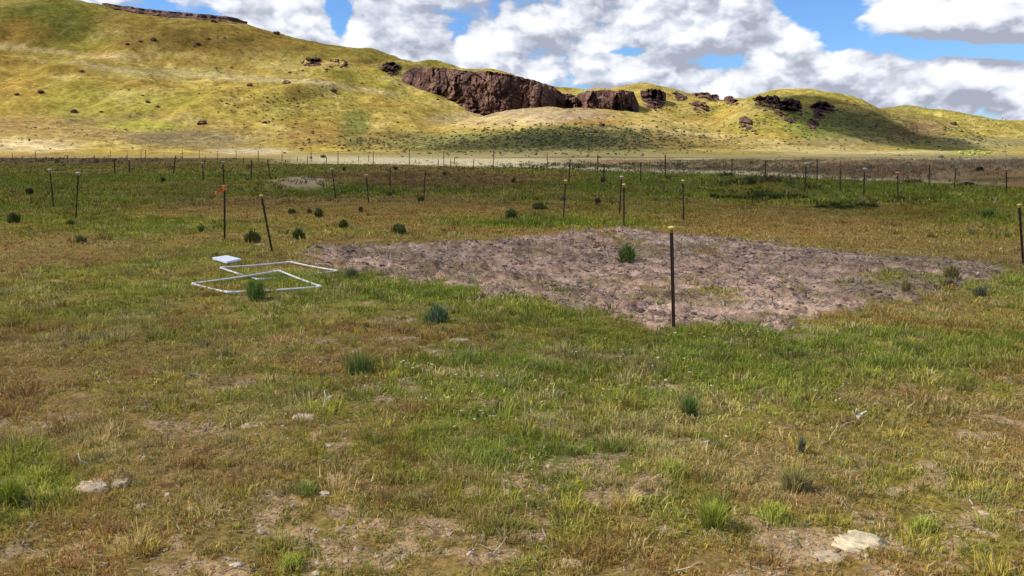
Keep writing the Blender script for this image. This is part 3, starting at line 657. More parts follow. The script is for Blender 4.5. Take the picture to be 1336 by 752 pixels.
TUFTS = [
 (818, 342, 28, 22, GRN, 'dark green bushy weed standing alone on the bare pinkish soil', 'weed', SP, 1),
 (334, 391, 30, 30, GRN, 'tall green weed in front of the near pipe square', 'weed', SP, 1),
 (570, 421, 28, 32, BLU, 'blue green feathery weed in grass below the bare patch', 'weed', SP, 1),
 (899, 541, 36, 36, GRN, 'vivid green spiky tuft below the nearest capped post', 'grass tuft', 0, 0),
 (608, 472, 24, 48, GRN, 'wide low bright green clump between blue green weed and cream flowers', 'grass tuft', 0, 0),
 (667, 285, 13, 20, DRK, 'dark round tuft with a pale dry stem, behind the bare patch', 'weed', SP, 1),
 (703, 273, 9, 27, DRK, 'low flat dark bush just left of the yellow capped leaning post', 'bush', 'low_bush', 1),
 (521, 305, 13, 26, DRK, 'two lobed dark tuft close above the bare patch edge', 'weed', SP, 1),
 (448, 297, 12, 11, DRK, 'small dark upright tuft, rightmost of the line of dark tufts', 'weed', SP, 1),
 (416, 284, 13, 13, DRK, 'dark ball shaped tuft, farther of the pair near the leaning post', 'weed', SP, 1),
 (390, 313, 18, 16, DRK, 'dark upright tuft right of the leaning yellow capped post', 'weed', SP, 1),
 (330, 318, 19, 22, DRK, 'dark green bush between the flagged post and the leaning post', 'weed', SP, 1),
 (404, 279, 6, 8, DRK, 'tiny dark tuft touching the ball shaped tuft', 'weed', SP, 1),
 (381, 279, 8, 13, DRK, 'little dark tuft beyond the leaning post top', 'weed', SP, 1),
 (263, 302, 11, 15, GRN, 'faint green tuft left of the flagged post foot', 'grass tuft', 0, 0),
 (106, 317, 12, 26, DRK, 'flat dark green tuft in the left field, lowest of three', 'grass tuft', 0, 0),
 (93, 294, 8, 22, DRK, 'low green tuft under the two left posts', 'grass tuft', 0, 0),
 (18, 292, 16, 15, DRK, 'blackish green upright tuft near the left edge of the field', 'weed', SP, 1),
 (39, 254, 9, 12, BRN, 'dark round tuft left of the leaning white capped post', 'weed', SP, 1),
 (1240, 366, 20, 20, DRY, 'olive ball tuft standing near the right tip of the bare patch', 'weed', SP, 1),
 (1181, 386, 20, 22, DRY, 'dry loose tuft on the lower right edge of the bare patch', 'weed', SP, 0),
 (459, 362, 13, 32, GRY, 'grey green low tuft right of the far pipe square', 'grass tuft', 0, 0),
 (1279, 386, 14, 34, GRY, 'grey green sprawling clump at the right tip of the bare patch', 'grass tuft', 0, 0),
 (381, 738, 30, 52, YEL, 'bright yellow green tuft at the bottom edge of the near field', 'grass tuft', 0, 0),
 (1203, 690, 30, 44, YEL, 'rounded lime green tuft right of the pale slab', 'grass tuft', 0, 0),
 (14, 655, 44, 66, YEL, 'large lime green clump at the lower left edge', 'grass tuft', 0, 0),
 (402, 645, 20, 42, GRN, 'low green tuft alone on the stony bare ground at lower left', 'grass tuft', 0, 0),
 (470, 490, 36, 74, GRN, 'broad fresh green clump left of the wide low clump', 'grass tuft', 0, 0),
 (640, 605, 26, 90, GRN, 'wide fresh green clump in the middle of the near field', 'grass tuft', 0, 0),
 (880, 620, 30, 60, YEL, 'pale yellow green seeding clump below the vivid spiky tuft', 'grass tuft', 0, 0),
 (930, 690, 40, 70, YEL, 'tall yellow green seeding clump in the lower right field', 'grass tuft', 0, 0),
 (1040, 640, 36, 70, DRY, 'straw coloured seeding clump above the pale slab', 'grass tuft', 0, 0),
 (1010, 675, 34, 64, YEL, 'yellow green clump left of the pale slab', 'grass tuft', 0, 0),
 (1045, 592, 28, 9, GRY, 'single thin stalky weed right of the seeding grass', 'weed', SP, 0),
 (213, 238, 7, 9, BRN, 'tiny black tuft far out in the left field', 'weed', SP, 0),
 (471, 277, 8, 9, BRN, 'small brown dry weed below the orange capped post', 'weed', SP, 0),
 (508, 256, 6, 12, DRK, 'dark tuft at the foot of a plain far post', 'weed', SP, 0),
 (549, 263, 8, 13, DRK, 'dark tuft hugging the foot of the post right of centre left', 'weed', SP, 0),
 (449, 223, 5, 7, BRN, 'black speck of a weed by the pale strip', 'weed', SP, 0),
 (516, 222, 5, 8, BRN, 'dark weed in front of the pale strip', 'weed', SP, 0),
 (580, 229, 5, 7, BRN, 'near black small weed between two thin far posts', 'weed', SP, 0),
 (670, 239, 7, 10, BRN, 'brown dry weed in the reddish belt', 'weed', SP, 0),
 (780, 268, 10, 8, BRN, 'brown stalky weed right of the leaning yellow capped post', 'weed', SP, 1),
 (735, 262, 6, 16, GRY, 'grey green low clump behind the leaning yellow capped post', 'weed', SP, 0),
 (787, 239, 9, 8, DRK, 'dark bush clinging to a post foot at mid distance', 'bush', 'low_bush', 1),
 (871, 236, 7, 8, DRK, 'round dark bush at the foot of a far post on the pale strip', 'bush', 'low_bush', 1),
 (978, 239, 9, 14, DRK, 'round blackish bush at the foot of the bank', 'bush', 'low_bush', 1),
 (948, 231, 6, 26, DRK, 'long dark bush in front of the bank behind a far post', 'bush', 'low_bush', 1),
 (1041, 235, 4, 14, DRK, 'flat dark bush lying on the pale strip', 'bush', 'low_bush', 0),
 (1190, 240, 6, 40, DRK, 'long dark bush mat at the foot of the right bank', 'bush', 'low_bush', 1),
 (1262, 244, 7, 28, BRN, 'dark brown bush mat against the right bank', 'bush', 'low_bush', 1),
 (1278, 224, 7, 12, BRN, 'dark bush half way up the right bank', 'bush', 'low_bush', 1),
 (422, 206, 4, 14, BRN, 'black low bush on the pale strip at the hill foot', 'bush', 'low_bush', 0),
 (1125, 268, 10, 12, DRY, 'straw coloured weed at the foot of the white capped right post', 'weed', SP, 0),
 (1267, 306, 9, 8, DRY, 'pale whitish flowering weed in the brown right field', 'weed', SP, 0),
 (1213, 311, 8, 16, DRY, 'dry tangled weed in the brown right field', 'weed', SP, 0),
 (855, 262, 6, 18, DRY, 'loose straw stems in green field before the bank', 'weed', SP, 0),
 (1290, 285, 14, 30, GRN, 'bright green clump near the right edge capped post', 'grass tuft', 0, 0),
]
for i in range(11):
    tuft(932 + i * 11 + random.uniform(-3, 3), 258.5 + random.uniform(-1.5, 1.5), random.uniform(3.5, 6), random.uniform(16, 26), [(.05, .07, .016), (.075, .10, .02), (.10, .11, .03)], 'dark green clump in the row under the grassy hummock', cat='grass tuft', group='dark clumps under the grassy hummock', bushy=1, nb=320)
for i in range(6):
    tuft(1075 + i * 12 + random.uniform(-4, 4), 271 + random.uniform(-4, 3), random.uniform(3, 5), random.uniform(16, 26), [(.045, .07, .016), (.06, .09, .02), (.08, .09, .03)], 'dark green low clump in the green field near the white capped right post', cat='grass tuft', group='dark clumps in the right green field', bushy=1, nb=320)
for t in TUFTS:
    px, py, h_, w_, pal, lab, cat, nm, bs = t
    tuft(px, py, h_, w_, pal, lab, cat=cat, name=nm or 'grass_tuft', bushy=bs, group=None)

# ------------------------------------------------------------------ stones, slab and sticks
def stone(name, px, py, wpx, hpx, col, label, cat='stone', flat=.5, seed=0, depth=1.0):
    x, y = hit1(px, py); k = y / F
    bpy_me = bpy.data.meshes.new(name)
    import bmesh
    bm = bmesh.new(); bmesh.ops.create_icosphere(bm, subdivisions=4, radius=1)
    r = np.random.default_rng(seed + 5); off = r.uniform(0, 50, 3)
    Vc = np.array([v.co[:] for v in bm.verts])
    A = fbm(Vc[:, 0] * 1.2 + off[0] + Vc[:, 2], Vc[:, 1] * 1.2 + off[1] - Vc[:, 2] * .7, .5, seed, 5, .62)
    for v, a in zip(bm.verts, A):
        c = v.co; a = float(a); s = .35 + 1.3 * a
        qz = math.copysign(min(abs(c.z) * s, .35 + .5 * a), c.z)
        v.co = (c.x * s * wpx * k * .42, c.y * s * wpx * k * .42 * depth, qz * hpx * k * .5)
    bm.to_mesh(bpy_me); bm.free()
    co = np.zeros(len(bpy_me.vertices) * 3, np.float32); bpy_me.vertices.foreach_get('co', co); co = co.reshape(-1, 3)
    n = fbm(co[:, 0] * 30, co[:, 1] * 30 + co[:, 2] * 20, 1, seed, 4, .6)
    at_ = bpy_me.color_attributes.new('tint', 'FLOAT_COLOR', 'POINT'); cc = np.ones((len(co), 4), np.float32); cc[:, :3] = np.array(col)[None] * C(1.12, 1.0, .82) * (.35 + .95 * n)[:, None]
    at_.data.foreach_set('color', cc.ravel())
    for p in bpy_me.polygons: p.use_smooth = True
    o = link(name, bpy_me, M['stone'], loc=(x, y, hz(x, y) - hpx * k * .05)); o.rotation_euler.z = r.uniform(-.4, .4)
    tag(o, label, cat); return o
PALE = (.52, .46, .36)
for i, a in enumerate([
    ('field_stone', 399, 548, 40, 22, (.50, .42, .34), 'pale tan stone lying right of the white forked stick'),
    ('field_stone', 122, 636, 56, 24, PALE, 'long pale lichen stone half buried in grass, lower left'),
    ('field_stone', 158, 632, 30, 18, (.36, .33, .24), 'duller stone just right of the long pale stone'),
    ('stone_slab', 1120, 710, 78, 22, (.62, .56, .42), 'pale flat slab showing through grass at lower right'),
    ('stone_slab', 1078, 728, 52, 8, (.50, .43, .31), 'thin worn slab edge running left of the pale flat slab'),
    ('field_stone', 85, 684, 26, 12, (.45, .42, .33), 'small pale stone below the long pale stone'),
    ('field_stone', 424, 646, 18, 9, (.55, .50, .44), 'whitish stone on the bare stony ground right of the green tuft'),
    ('field_stone', 745, 738, 40, 9, (.52, .46, .36), 'flat pale stone sunk in the gravel at the bottom edge'),
    ('field_stone', 132, 738, 16, 9, (.58, .53, .44), 'small white stone near the bottom left'),
    ('field_stone', 307, 736, 18, 9, (.60, .56, .50), 'small bright stone at bottom left of the lime tuft'),
    ('field_stone', 330, 556, 30, 8, (.48, .40, .32), 'flat tan stone in the soil left of the tan stone'),
    ('field_stone', 432, 583, 20, 9, (.42, .37, .28), 'low stone in the grass below the tan stone'),
    ('field_stone', 1285, 668, 18, 9, (.55, .45, .33), 'tan stone by the right edge of the near field'),
    ('field_stone', 1225, 449, 16, 6, (.42, .30, .18), 'small brown stone in grass at the right beyond the field tufts'),
    ('field_stone', 341, 320, 14, 5, (.50, .46, .34), 'small pale stone left of the leaning post foot'),
    ('field_stone', 302, 345 - 29, 1, 1, PALE, ''),
    ('field_stone', 918, 245, 14, 4, (.5, .48, .42), 'pale flat stone in the green field before the bank'),
    ('field_stone', 1087, 284, 12, 4, (.42, .34, .26), 'flat brown stone in the brown field on the right'),
    ('field_stone', 760, 273, 5, 3, (.62, .58, .46), 'tiny pale stone right of the leaning yellow capped post'),
    ('field_stone', 604, 237, 6, 4, (.45, .38, .28), 'pale stone in the reddish belt'),
    ('field_stone', 617, 228, 4, 3, (.62, .56, .42), 'tiny pale stone at a thin far post'),
    ('field_stone', 1252, 199, 4, 5, (.75, .72, .62), 'white upright boulder on the low yellow rise by the hills'),
    ('field_stone', 185, 660, 18, 8, (.5, .46, .38), 'small pale stone left of the stony ground'),
    ('field_stone', 250, 665, 16, 8, (.44, .36, .29), 'small brownish stone on the left stony ground'),
    ('field_stone', 600, 445, 30, 7, (.5, .47, .40), 'flat pale stone in grass below the blue green weed'),
    ('field_stone', 1160, 640, 44, 7, (.50, .43, .33), 'low pale stone above the slab among dry grass')]):
    if not a[6]: continue
    stone(*a[:6], a[6], seed=i * 7, depth=.8)

def tube(pts, rad, sides=7, col=(.6, .55, .45)):
    pts = np.array(pts, float); n = len(pts); V = []; rad = np.broadcast_to(rad, (n,))
    for i in range(n):
        d = pts[min(i + 1, n - 1)] - pts[max(i - 1, 0)]; d /= np.linalg.norm(d) + 1e-9
        a = np.cross(d, (0, 0, 1) if abs(d[2]) < .9 else (1, 0, 0)); a /= np.linalg.norm(a); b = np.cross(d, a)
        for k in range(sides):
            t = 2 * PI * k / sides; V.append(pts[i] + rad[i] * (math.cos(t) * a + math.sin(t) * b))
    T = []
    for i in range(n - 1):
        for k in range(sides):
            k2 = (k + 1) % sides; p, q, r_, s_ = i * sides + k, i * sides + k2, (i + 1) * sides + k2, (i + 1) * sides + k
            T += [(p, q, r_), (p, r_, s_)]
    V += [pts[0], pts[-1]]; c0, c1 = len(V) - 2, len(V) - 1
    for k in range(sides):
        k2 = (k + 1) % sides; T += [(c0, k2, k), (c1, (n - 1) * sides + k, (n - 1) * sides + k2)]
    return np.array(V), np.array(T), np.repeat(np.array([col], float), len(V), 0)
def stick(lines, label, col, name='dry_stick', cat='stick', rpx=1.4):
    """lines: lists of (px,py) in a plane at the distance of the first point"""
    x, y = hit1(*lines[0][0]); k = y / F; z0 = hz(x, y); P_ = Pile()
    ref = at(*lines[0][0], y)
    for ln in lines:
        pts = []
        for j, q in enumerate(ln):
            p = at(q[0], q[1], y); pts.append((p[0] - ref[0] , .02 * math.sin(j * 2.1), p[2] - ref[2]))
        pts = np.array(pts); m = len(pts)
        tt = np.linspace(0, m - 1, m * 3); pts = np.stack([np.interp(tt, np.arange(m), pts[:, i]) for i in range(3)], 1)
        P_.add(*tube(pts, np.linspace(rpx, rpx * .55, len(pts)) * k, 6, col))
    o = link(name, P_.mesh(name, True), M['stone'], loc=(x, y, z0)); tag(o, label, cat)
stick([[(420, 538), (423, 527), (426, 519), (423, 511)], [(423, 527), (429, 520), (434, 517)]], 'white forked dead stick standing in grass beside the tan stone', (.62, .57, .48), rpx=1.1)
stick([[(118, 613), (112, 607), (107, 600), (102, 592)]], 'short white bent stick in grass above the long pale stone', (.66, .62, .54), rpx=1.1)
stick([[(644, 722), (655, 712), (661, 698)]], 'pale straw stem arching near the bottom middle', (.60, .52, .36), rpx=.9)
stick([[(1121, 550), (1119, 543), (1116, 534)], [(1120, 546), (1127, 542), (1129, 537)]], 'small white and brown dead stump in the right near field', (.60, .54, .46), cat='stump', name='dead_stump', rpx=2.2)
stick([[(240, 492), (255, 490), (268, 494), (300, 493)]], 'thin grey fallen twig in the grass left of centre', (.48, .42, .34), rpx=.9)
stick([[(548, 336), (546, 330), (551, 329), (543, 326)], [(546, 330), (536, 332)]], 'pale bleached root on the left of the bare patch', (.55, .50, .44), name='dead_root', cat='root', rpx=1.0)
stick([[(1052, 389), (1052, 380)]], 'short dark stub of dead stalk poking from the bare patch', (.05, .035, .03), name='dead_stalk', cat='stalk', rpx=1.1)
stick([[(1270, 660), (1266, 652), (1264, 645)]], 'small white curled stem near the right lower field', (.66, .6, .5), rpx=1.0)

# ------------------------------------------------------------------ rocks on the hills
BAS = np.array([(.150, .080, .062), (.09, .052, .046), (.24, .14, .10), (.045, .030, .028)])
def crag(tops, bots, label, name='rock_outcrop', cat='rock outcrop', bulge=.8, rough=1.0, seed=0, group=None, hidden3=True, extra=0, small=False):
    """wall of rock following a top and a bottom outline, standing out of the slope and closed at its back"""
    t_ = np.array(tops, float); b_ = np.array(bots, float)
    x0, x1 = t_[0, 0], t_[-1, 0]
    ns = int(max(34, min(220, (x1 - x0) * (2.4 if small else 1.5)))); nt = int(max(20, min(60, (np.max(b_[:, 1]) - np.min(t_[:, 1])) * 1.4)))
    s = np.linspace(0, 1, ns); pxs = x0 + (x1 - x0) * s
    rn = np.random.default_rng(seed); o1, o2 = rn.uniform(0, 100, 2)
    sc = 3.2 if small else 9.0; on = 5.5 if small else 4.5; cs = .5 if small else 1.0
    ty = np.interp(pxs, t_[:, 0], t_[:, 1]) + (fbm(pxs + o1, 0 * pxs, sc, seed, 4, .65) - .5) * on * rough
    by = np.interp(pxs, b_[:, 0], b_[:, 1]) + (fbm(pxs + o2, 0 * pxs, sc, seed + 3, 4, .6) - .5) * 4.0 * rough + extra
    by = np.maximum(by, ty + .6)
    tt = np.linspace(0, 1, nt)
    PX = np.repeat(pxs[None], nt, 0); PY = ty[None] + (by - ty)[None] * (1 - tt)[:, None]
    gx, gy, gz = ground_hit(PX.ravel(), PY.ravel(), hidden3, 240, 1400, 260)
    D = gy.reshape(nt, ns)
    cap = D[0][None] * 1.0 + 26
    D = np.minimum(D, cap)
    D = np.minimum(D, 800)
    for _ in range(2): D[:, 1:-1] = (D[:, :-2] + D[:, 1:-1] * 2 + D[:, 2:]) / 4
    u, v = px2uv(PX, PY)
    tap = np.clip(np.sin(PI * np.clip(s, 0, 1)) * 1.8, 0, 1) ** .6
    base = D[0][None]
    P = (D - base) * bulge * tap[None]
    mp = D.mean() / F
    wx = u * D; wz = v * D
    n1 = 1 - np.abs(fbm(wx + o1, wz * .45, 9, seed + 7, 5, .6) * 2 - 1)
    n2 = fbm(wx * 1.0 + o2, wz * 1.2, 3.2, seed + 9, 4, .6)
    n3 = fbm(wx + o1, wz * .6, 11, seed + 11, 3, .55)
    n5 = 1 - np.abs(fbm(wx + o2, wz, 2.0, seed + 13, 3, .6) * 2 - 1)
    b1, b1d = cell(wx + n2 * 2, wz * .55 + n2 * 2, 6.0 * cs * (.8 if small else 1), seed + 31); b2, _ = cell(wx + n2, wz * .8 + n2, 2.3 * cs, seed + 35)
    size = (by - ty).max() * mp
    amp = min(size * (.8 if small else .55), 7) * rough
    env = tap[None] * np.sin(PI * np.clip(tt * .9 + .08, 0, 1))[:, None] ** .5
    P = P + env * (amp * (n1 - .45) * 1.35 + amp * .45 * (n2 - .5) + amp * 1.5 * (n3 - .42) + amp * .22 * (n5 - .6) + amp * 1.2 * (b1 - .5) + amp * .4 * (b2 - .5) - amp * .18 * b1d) + .5 * tap[None]
    rag = fbm(wx + o2, wz * 1.3, 4.0 if not small else 2.6, seed + 41, 4, .62)
    if small:
        P = env * (amp * 2.6 * (rag - .47) + amp * .7 * (b1 - .5) + amp * .35 * (b2 - .5)) + (D - base) * .22 * tap[None] * sst(.42, .56, rag)
        P = P - (1 - np.minimum(1, env * 1.5)) * 1.0
    else:
        edge = np.maximum(sst(.22, .0, tt), sst(.80, 1.0, tt) * .7)[:, None]
        P = P - edge * np.maximum(0, rag - .47) * 26 * (size / 30 + .25)
    Yw = D - P
    X = u * Yw; Z = CAMZ + v * Yw
    rows = [np.stack([X[0], Yw[0] + .5, Z[0] - 2.5], -1)]
    for i in range(nt): rows.append(np.stack([X[i], Yw[i], Z[i]], -1))
    top = rows[-1]
    rows.append(np.stack([top[:, 0], top[:, 1] + 2.5, top[:, 2] - .2], -1))
    rows.append(np.stack([top[:, 0] * 1.01, np.maximum(D[-1] + 7, top[:, 1] + 6), top[:, 2] - 2.5], -1))
    V = np.stack(rows, 0); R_ = len(rows)
    i = np.arange(R_ - 1)[:, None] * ns; j = np.arange(ns - 1)[None]
    T = np.stack([i + j, i + j + 1, i + ns + j + 1, i + ns + j], -1).reshape(-1, 4)
    back = np.stack([np.arange(ns - 1), (R_ - 1) * ns + np.arange(ns - 1), (R_ - 1) * ns + np.arange(ns - 1) + 1, np.arange(ns - 1) + 1], -1)
    T = np.concatenate([T, back])
    V = V.reshape(-1, 3)
    k = fbm(V[:, 0], V[:, 2] * .5 + V[:, 1] * .4, 5, seed + 21, 4, .6); k2 = fbm(V[:, 0], V[:, 2], 1.6, seed + 23, 4, .65)
    c = BAS[0][None] * (1 - 0 * k[:, None])
    c = blend(c, BAS[2], sst(.5, .66, k)); c = blend(c, BAS[1], sst(.5, .34, k)); c = blend(c, BAS[3], sst(.62, .7, k2) * .8)
    c = blend(c, C(.26, .20, .16), sst(.68, .78, fbm(V[:, 0], V[:, 2] * 2, 3, seed + 27, 4, .6)) * .6)
    c = c * (.5 + .65 * k2)[:, None]
    ctr = V.mean(0); ctr = np.array([ctr[0], ctr[1], V[:, 2].min()])
    me = mesh_np(name, V - ctr, T, c, False)
    o = link(name, me, M['crag'], loc=tuple(ctr)); tag(o, label, cat, group); return o
SPOTS = []
def small_crag(t, b, label, seed):
    t2 = [(x, y + random.uniform(-.6, .6)) for x, y in t]
    b2_ = [(x, y + 1.5) for x, y in b]; t2 = [(x, y - 1.2) for x, y in t2]
    crag(t2, b2_, label, seed=seed, rough=1.0, small=True, bulge=.55)
    x0, x1 = t[0][0], t[-1][0]; w = x1 - x0; cy_ = sum(y for _, y in t + b) / len(t + b); hh = max(y for _, y in b) - min(y for _, y in t)
    for _ in range(int(min(6, 3 + w / 6))): SPOTS.append((random.gauss((x0 + x1) / 2, w * .5), cy_ + abs(random.gauss(0, hh * .55)), random.uniform(1.5, 4.5)))
crag([(133, 4), (150, 6), (200, 13), (260, 18), (300, 22), (322, 28)], [(133, 7), (150, 13), (200, 21), (250, 25), (290, 29), (322, 31)], 'long thin dark rock rim along the top of the left hill', bulge=.5, rough=.6, seed=3)
small_crag([(391, 79), (400, 76), (412, 77), (421, 80)], [(391, 83), (402, 86), (412, 85), (421, 83)], 'small isolated crag high on the left hill slope', 5)
small_crag([(430, 80), (440, 78), (455, 81)], [(430, 85), (440, 88), (455, 84)], 'small crag just right of the isolated crag', 6)
small_crag([(493, 86), (505, 82), (515, 83), (524, 88)], [(493, 89), (505, 95), (515, 98), (524, 96)], 'low broken crag left of the main cliff', 7)
crag([(524, 98), (535, 91), (548, 88), (575, 88), (600, 92), (640, 94), (660, 97), (700, 106), (722, 113), (738, 124)],
     [(524, 103), (535, 108), (550, 114), (575, 120), (590, 131), (605, 137), (630, 148), (660, 156), (700, 158), (738, 150)], 'huge dark purple brown basalt cliff in the middle of the ridge', name='basalt_cliff', cat='cliff', bulge=.9, rough=1.0, seed=11, extra=3)
small_crag([(729, 132), (738, 124), (748, 125), (757, 132)], [(729, 145), (740, 148), (757, 149)], 'narrow crag in the gap right of the huge cliff', 13)
crag([(753, 124), (765, 119), (790, 118), (815, 118), (827, 120), (834, 138)], [(753, 142), (770, 147), (800, 151), (820, 150), (834, 148)], 'second dark cliff, square topped, right of the huge one', name='basalt_cliff', cat='cliff', seed=17, bulge=.9)
small_crag([(836, 121), (845, 118), (858, 118), (869, 123)], [(836, 133), (845, 139), (858, 142), (869, 136)], 'blocky crag right of the square topped cliff', 19)
small_crag([(872, 122), (882, 121), (897, 128)], [(872, 126), (884, 131), (897, 134)], 'little broken rocks right of the blocky crag', 21)
small_crag([(903, 122), (920, 122), (938, 127)], [(903, 125), (920, 128), (938, 132)], 'thin rock band just under the ridge top right of centre', 22)
small_crag([(903, 137), (912, 133), (925, 140)], [(903, 142), (914, 148), (925, 147)], 'crag below the thin rock band', 23)
small_crag([(946, 128), (954, 126), (963, 133)], [(946, 133), (954, 136), (963, 137)], 'small crag at the notch in the skyline', 24)
small_crag([(964, 157), (973, 153), (982, 160)], [(964, 163), (974, 166), (982, 167)], 'upper rock of the falling trail of rocks', 25)
SPOTS += [(970, 166, 7), (977, 169, 8), (983, 172, 7), (974, 171, 5), (987, 176, 5), (966, 161, 4)]
small_crag([(979, 131), (990, 126), (1002, 127), (1014, 126), (1018, 132)], [(979, 134), (990, 141), (1002, 143), (1018, 139)], 'jagged crag on the left shoulder of the right knoll', 27)
small_crag([(1009, 146), (1016, 134), (1030, 130), (1043, 132), (1047, 142)], [(1009, 152), (1018, 156), (1032, 158), (1047, 153)], 'rounded dark crag in the middle of the right knoll', 29)
small_crag([(1058, 139), (1070, 134), (1082, 135), (1090, 141)], [(1058, 143), (1072, 146), (1090, 146)], 'low crag at the right of the rounded one', 31)
small_crag([(1060, 151), (1068, 147), (1077, 151)], [(1060, 154), (1069, 157), (1077, 156)], 'small crag under the low crag', 33)
small_crag([(1052, 162), (1060, 156), (1069, 162)], [(1052, 166), (1061, 168), (1069, 166)], 'lowest crag on the right knoll', 35)

# small boulders: one shared rough block, copied
def boulder_mesh(seed):
    import bmesh
    bm = bmesh.new(); bmesh.ops.create_icosphere(bm, subdivisions=2, radius=1)
    r = np.random.default_rng(seed)
    for v in bm.verts: v.co *= r.uniform(.7, 1.25); v.co.z *= .75
    me = bpy.data.meshes.new('boulder'); bm.to_mesh(me); bm.free()
    cc = np.ones((len(me.vertices), 4), np.float32); cc[:, :3] = BAS[r.integers(0, 4, len(me.vertices))] * r.uniform(.7, 1.2, (len(me.vertices), 1))
    a = me.color_attributes.new('tint', 'FLOAT_COLOR', 'POINT'); a.data.foreach_set('color', cc.ravel()); return me
BM = [boulder_mesh(k) for k in range(6)]
def boulder(px, py, wpx, label, group=None, k=0):
    x, y, z = ground_hit(px, py, False, 180); x, y, z = float(x[0]), float(y[0]), float(z[0])
    s = wpx * y / F / 2
    o = link('boulder', BM[k % 6], M['crag'], loc=(x, y, float(H(np.array([x]), np.array([y]))[0]) + s * .25)); o.scale = (s, s * .9, s * .8); o.rotation_euler.z = k * 1.7
    tag(o, label, 'boulder', group)
G1 = 'dark boulders strewn over the grassy hills'
for i, (px, py, w_, lab) in enumerate([
    (107, 94, 6, 'lone dark boulder on the bright bench of the left hill'), (53, 121, 8, 'dark boulder in the bright left slope, largest there'), (22, 124, 6, 'dark boulder near the left edge of the left slope'),
    (97, 147, 9, 'brown rocks heaped above the foot apron of the left hill'), (132, 147, 5, 'small boulder right of the heaped brown rocks'), (183, 55, 6, 'boulder on the upper slope under the rock rim'),
    (166, 59, 6, 'boulder left on the upper slope'), (200, 53, 9, 'broad low boulder in the brown upper slope'), (257, 59, 8, 'brown boulder under the middle of the rock rim'), (278, 29, 8, 'boulder hanging just below the rim end'),
    (361, 45, 9, 'flat dark boulder on the skyline between rim and ridge'), (293, 50, 4, 'little boulder below the rim end'), (264, 162, 13, 'wide dark boulder low on the left hill'),
    (345, 161, 7, 'triangular dark boulder low on the left hill'), (435, 120, 9, 'reddish boulder at the end of the pale bench line'), (326, 112, 8, 'dark flat boulder on the pale bench'),
    (193, 134, 6, 'boulder in the middle of the bright slope'), (206, 140, 5, 'boulder beside and right of the mid slope boulder'), (374, 110, 11, 'dark boulder pair on the pale bench'), (395, 93, 4, 'small boulder below the isolated crag'),
    (1025, 130, 4, 'boulder on top of the right knoll'), (1244, 163, 10, 'dark block crowning the low right spur'), (785, 165, 9, 'brown boulder above the dark scrub'), (775, 173, 10, 'boulder heap within the dark scrub')]):
    boulder(px, py, w_, lab, None, i)
zones = [(230, 440, 112, 168, 50), (640, 900, 162, 196, 34), (150, 520, 40, 100, 14), (880, 1000, 128, 180, 18), (0, 200, 90, 185, 12), (1020, 1110, 128, 170, 14), (440, 600, 100, 175, 10)]
nn = 0
for (px, py, w_) in SPOTS: boulder(px, py, w_, 'dark block fallen loose around one of the crags', 'loose dark blocks around the crags', int(px))
LZ = ['small dark boulder among many on the rough middle of the left hill', 'small dark boulder among many in the dark scrub below the pale mound', 'small dark boulder scattered on the upper left hill',
      'small dark boulder on the lit slope between the second cliff and the right knoll', 'small dark boulder on the bright lower left hill', 'small dark boulder around the crags of the right knoll', 'small dark boulder on the lit slope below the huge cliff']
for (a, b, c_, d_, n), lab in zip(zones, LZ):
    for q in range(n):
        px = random.uniform(a, b); py = random.uniform(c_, d_)
        if n > 45: px = random.gauss((a + b) / 2 + 25, 55); py = random.gauss(138, 14)
        _, yy, _ = ground_hit(px, py, False, 180)
        if yy[0] > 900 or yy[0] < 236: continue
        boulder(px, py, random.uniform(1.6, 4.2), lab, lab.replace('small dark boulder', 'dark boulders'), nn); nn += 1

# scrub dots on the hills (beyond counting)
P_ = Pile()
def hill_pts(n, fx, fy): return ground_hit(fx, fy, False, 180, 1400, 360)
for cx, cy, sx, sy, n, s0, cl in [(760, 180, 75, 9, 1300, .5, (.085, .09, .036)), (620, 190, 90, 7, 500, .4, (.12, .12, .05)), (400, 140, 70, 22, 400, .42, (.20, .175, .055)), (250, 120, 180, 40, 150, .35, (.22, .19, .06)),
                                  (500, 185, 60, 9, 250, .5, (.13, .10, .04)), (950, 150, 60, 22, 250, .45, (.2, .17, .06)), (900, 188, 80, 7, 300, .4, (.18, .15, .06)), (1100, 160, 70, 16, 350, .5, (.10, .11, .04)),
                                  (1230, 170, 70, 14, 350, .6, (.14, .12, .05)), (500, 90, 120, 18, 200, .4, (.2, .17, .06)), (150, 178, 150, 10, 250, .3, (.22, .17, .08)), (1270, 199, 14, 2, 60, .5, (.27, .27, .08)), (1290, 160, 60, 12, 200, .7, (.2, .2, .06))]:
    fx = RNG.normal(cx, sx, n); fy = RNG.normal(cy, sy, n); x, y, z = hill_pts(n, fx, fy)
    k = (y < 950) & (y > 200) & (np.abs(x / y) < .8)
    x, y = x[k], y[k]; m = len(x); s = s0 * RNG.uniform(.4, 1.3, m)
    if m: P_.add(*pebbles(x, y, H(x, y) + s * .2, s, np.array(cl)[None] * RNG.uniform(.6, 1.5, (m, 1)), .7))
o = link('hill_scrub', P_.mesh('hill_scrub'), M['scrub']); tag(o, 'low dry scrub dotting the hill slopes', kind='stuff')
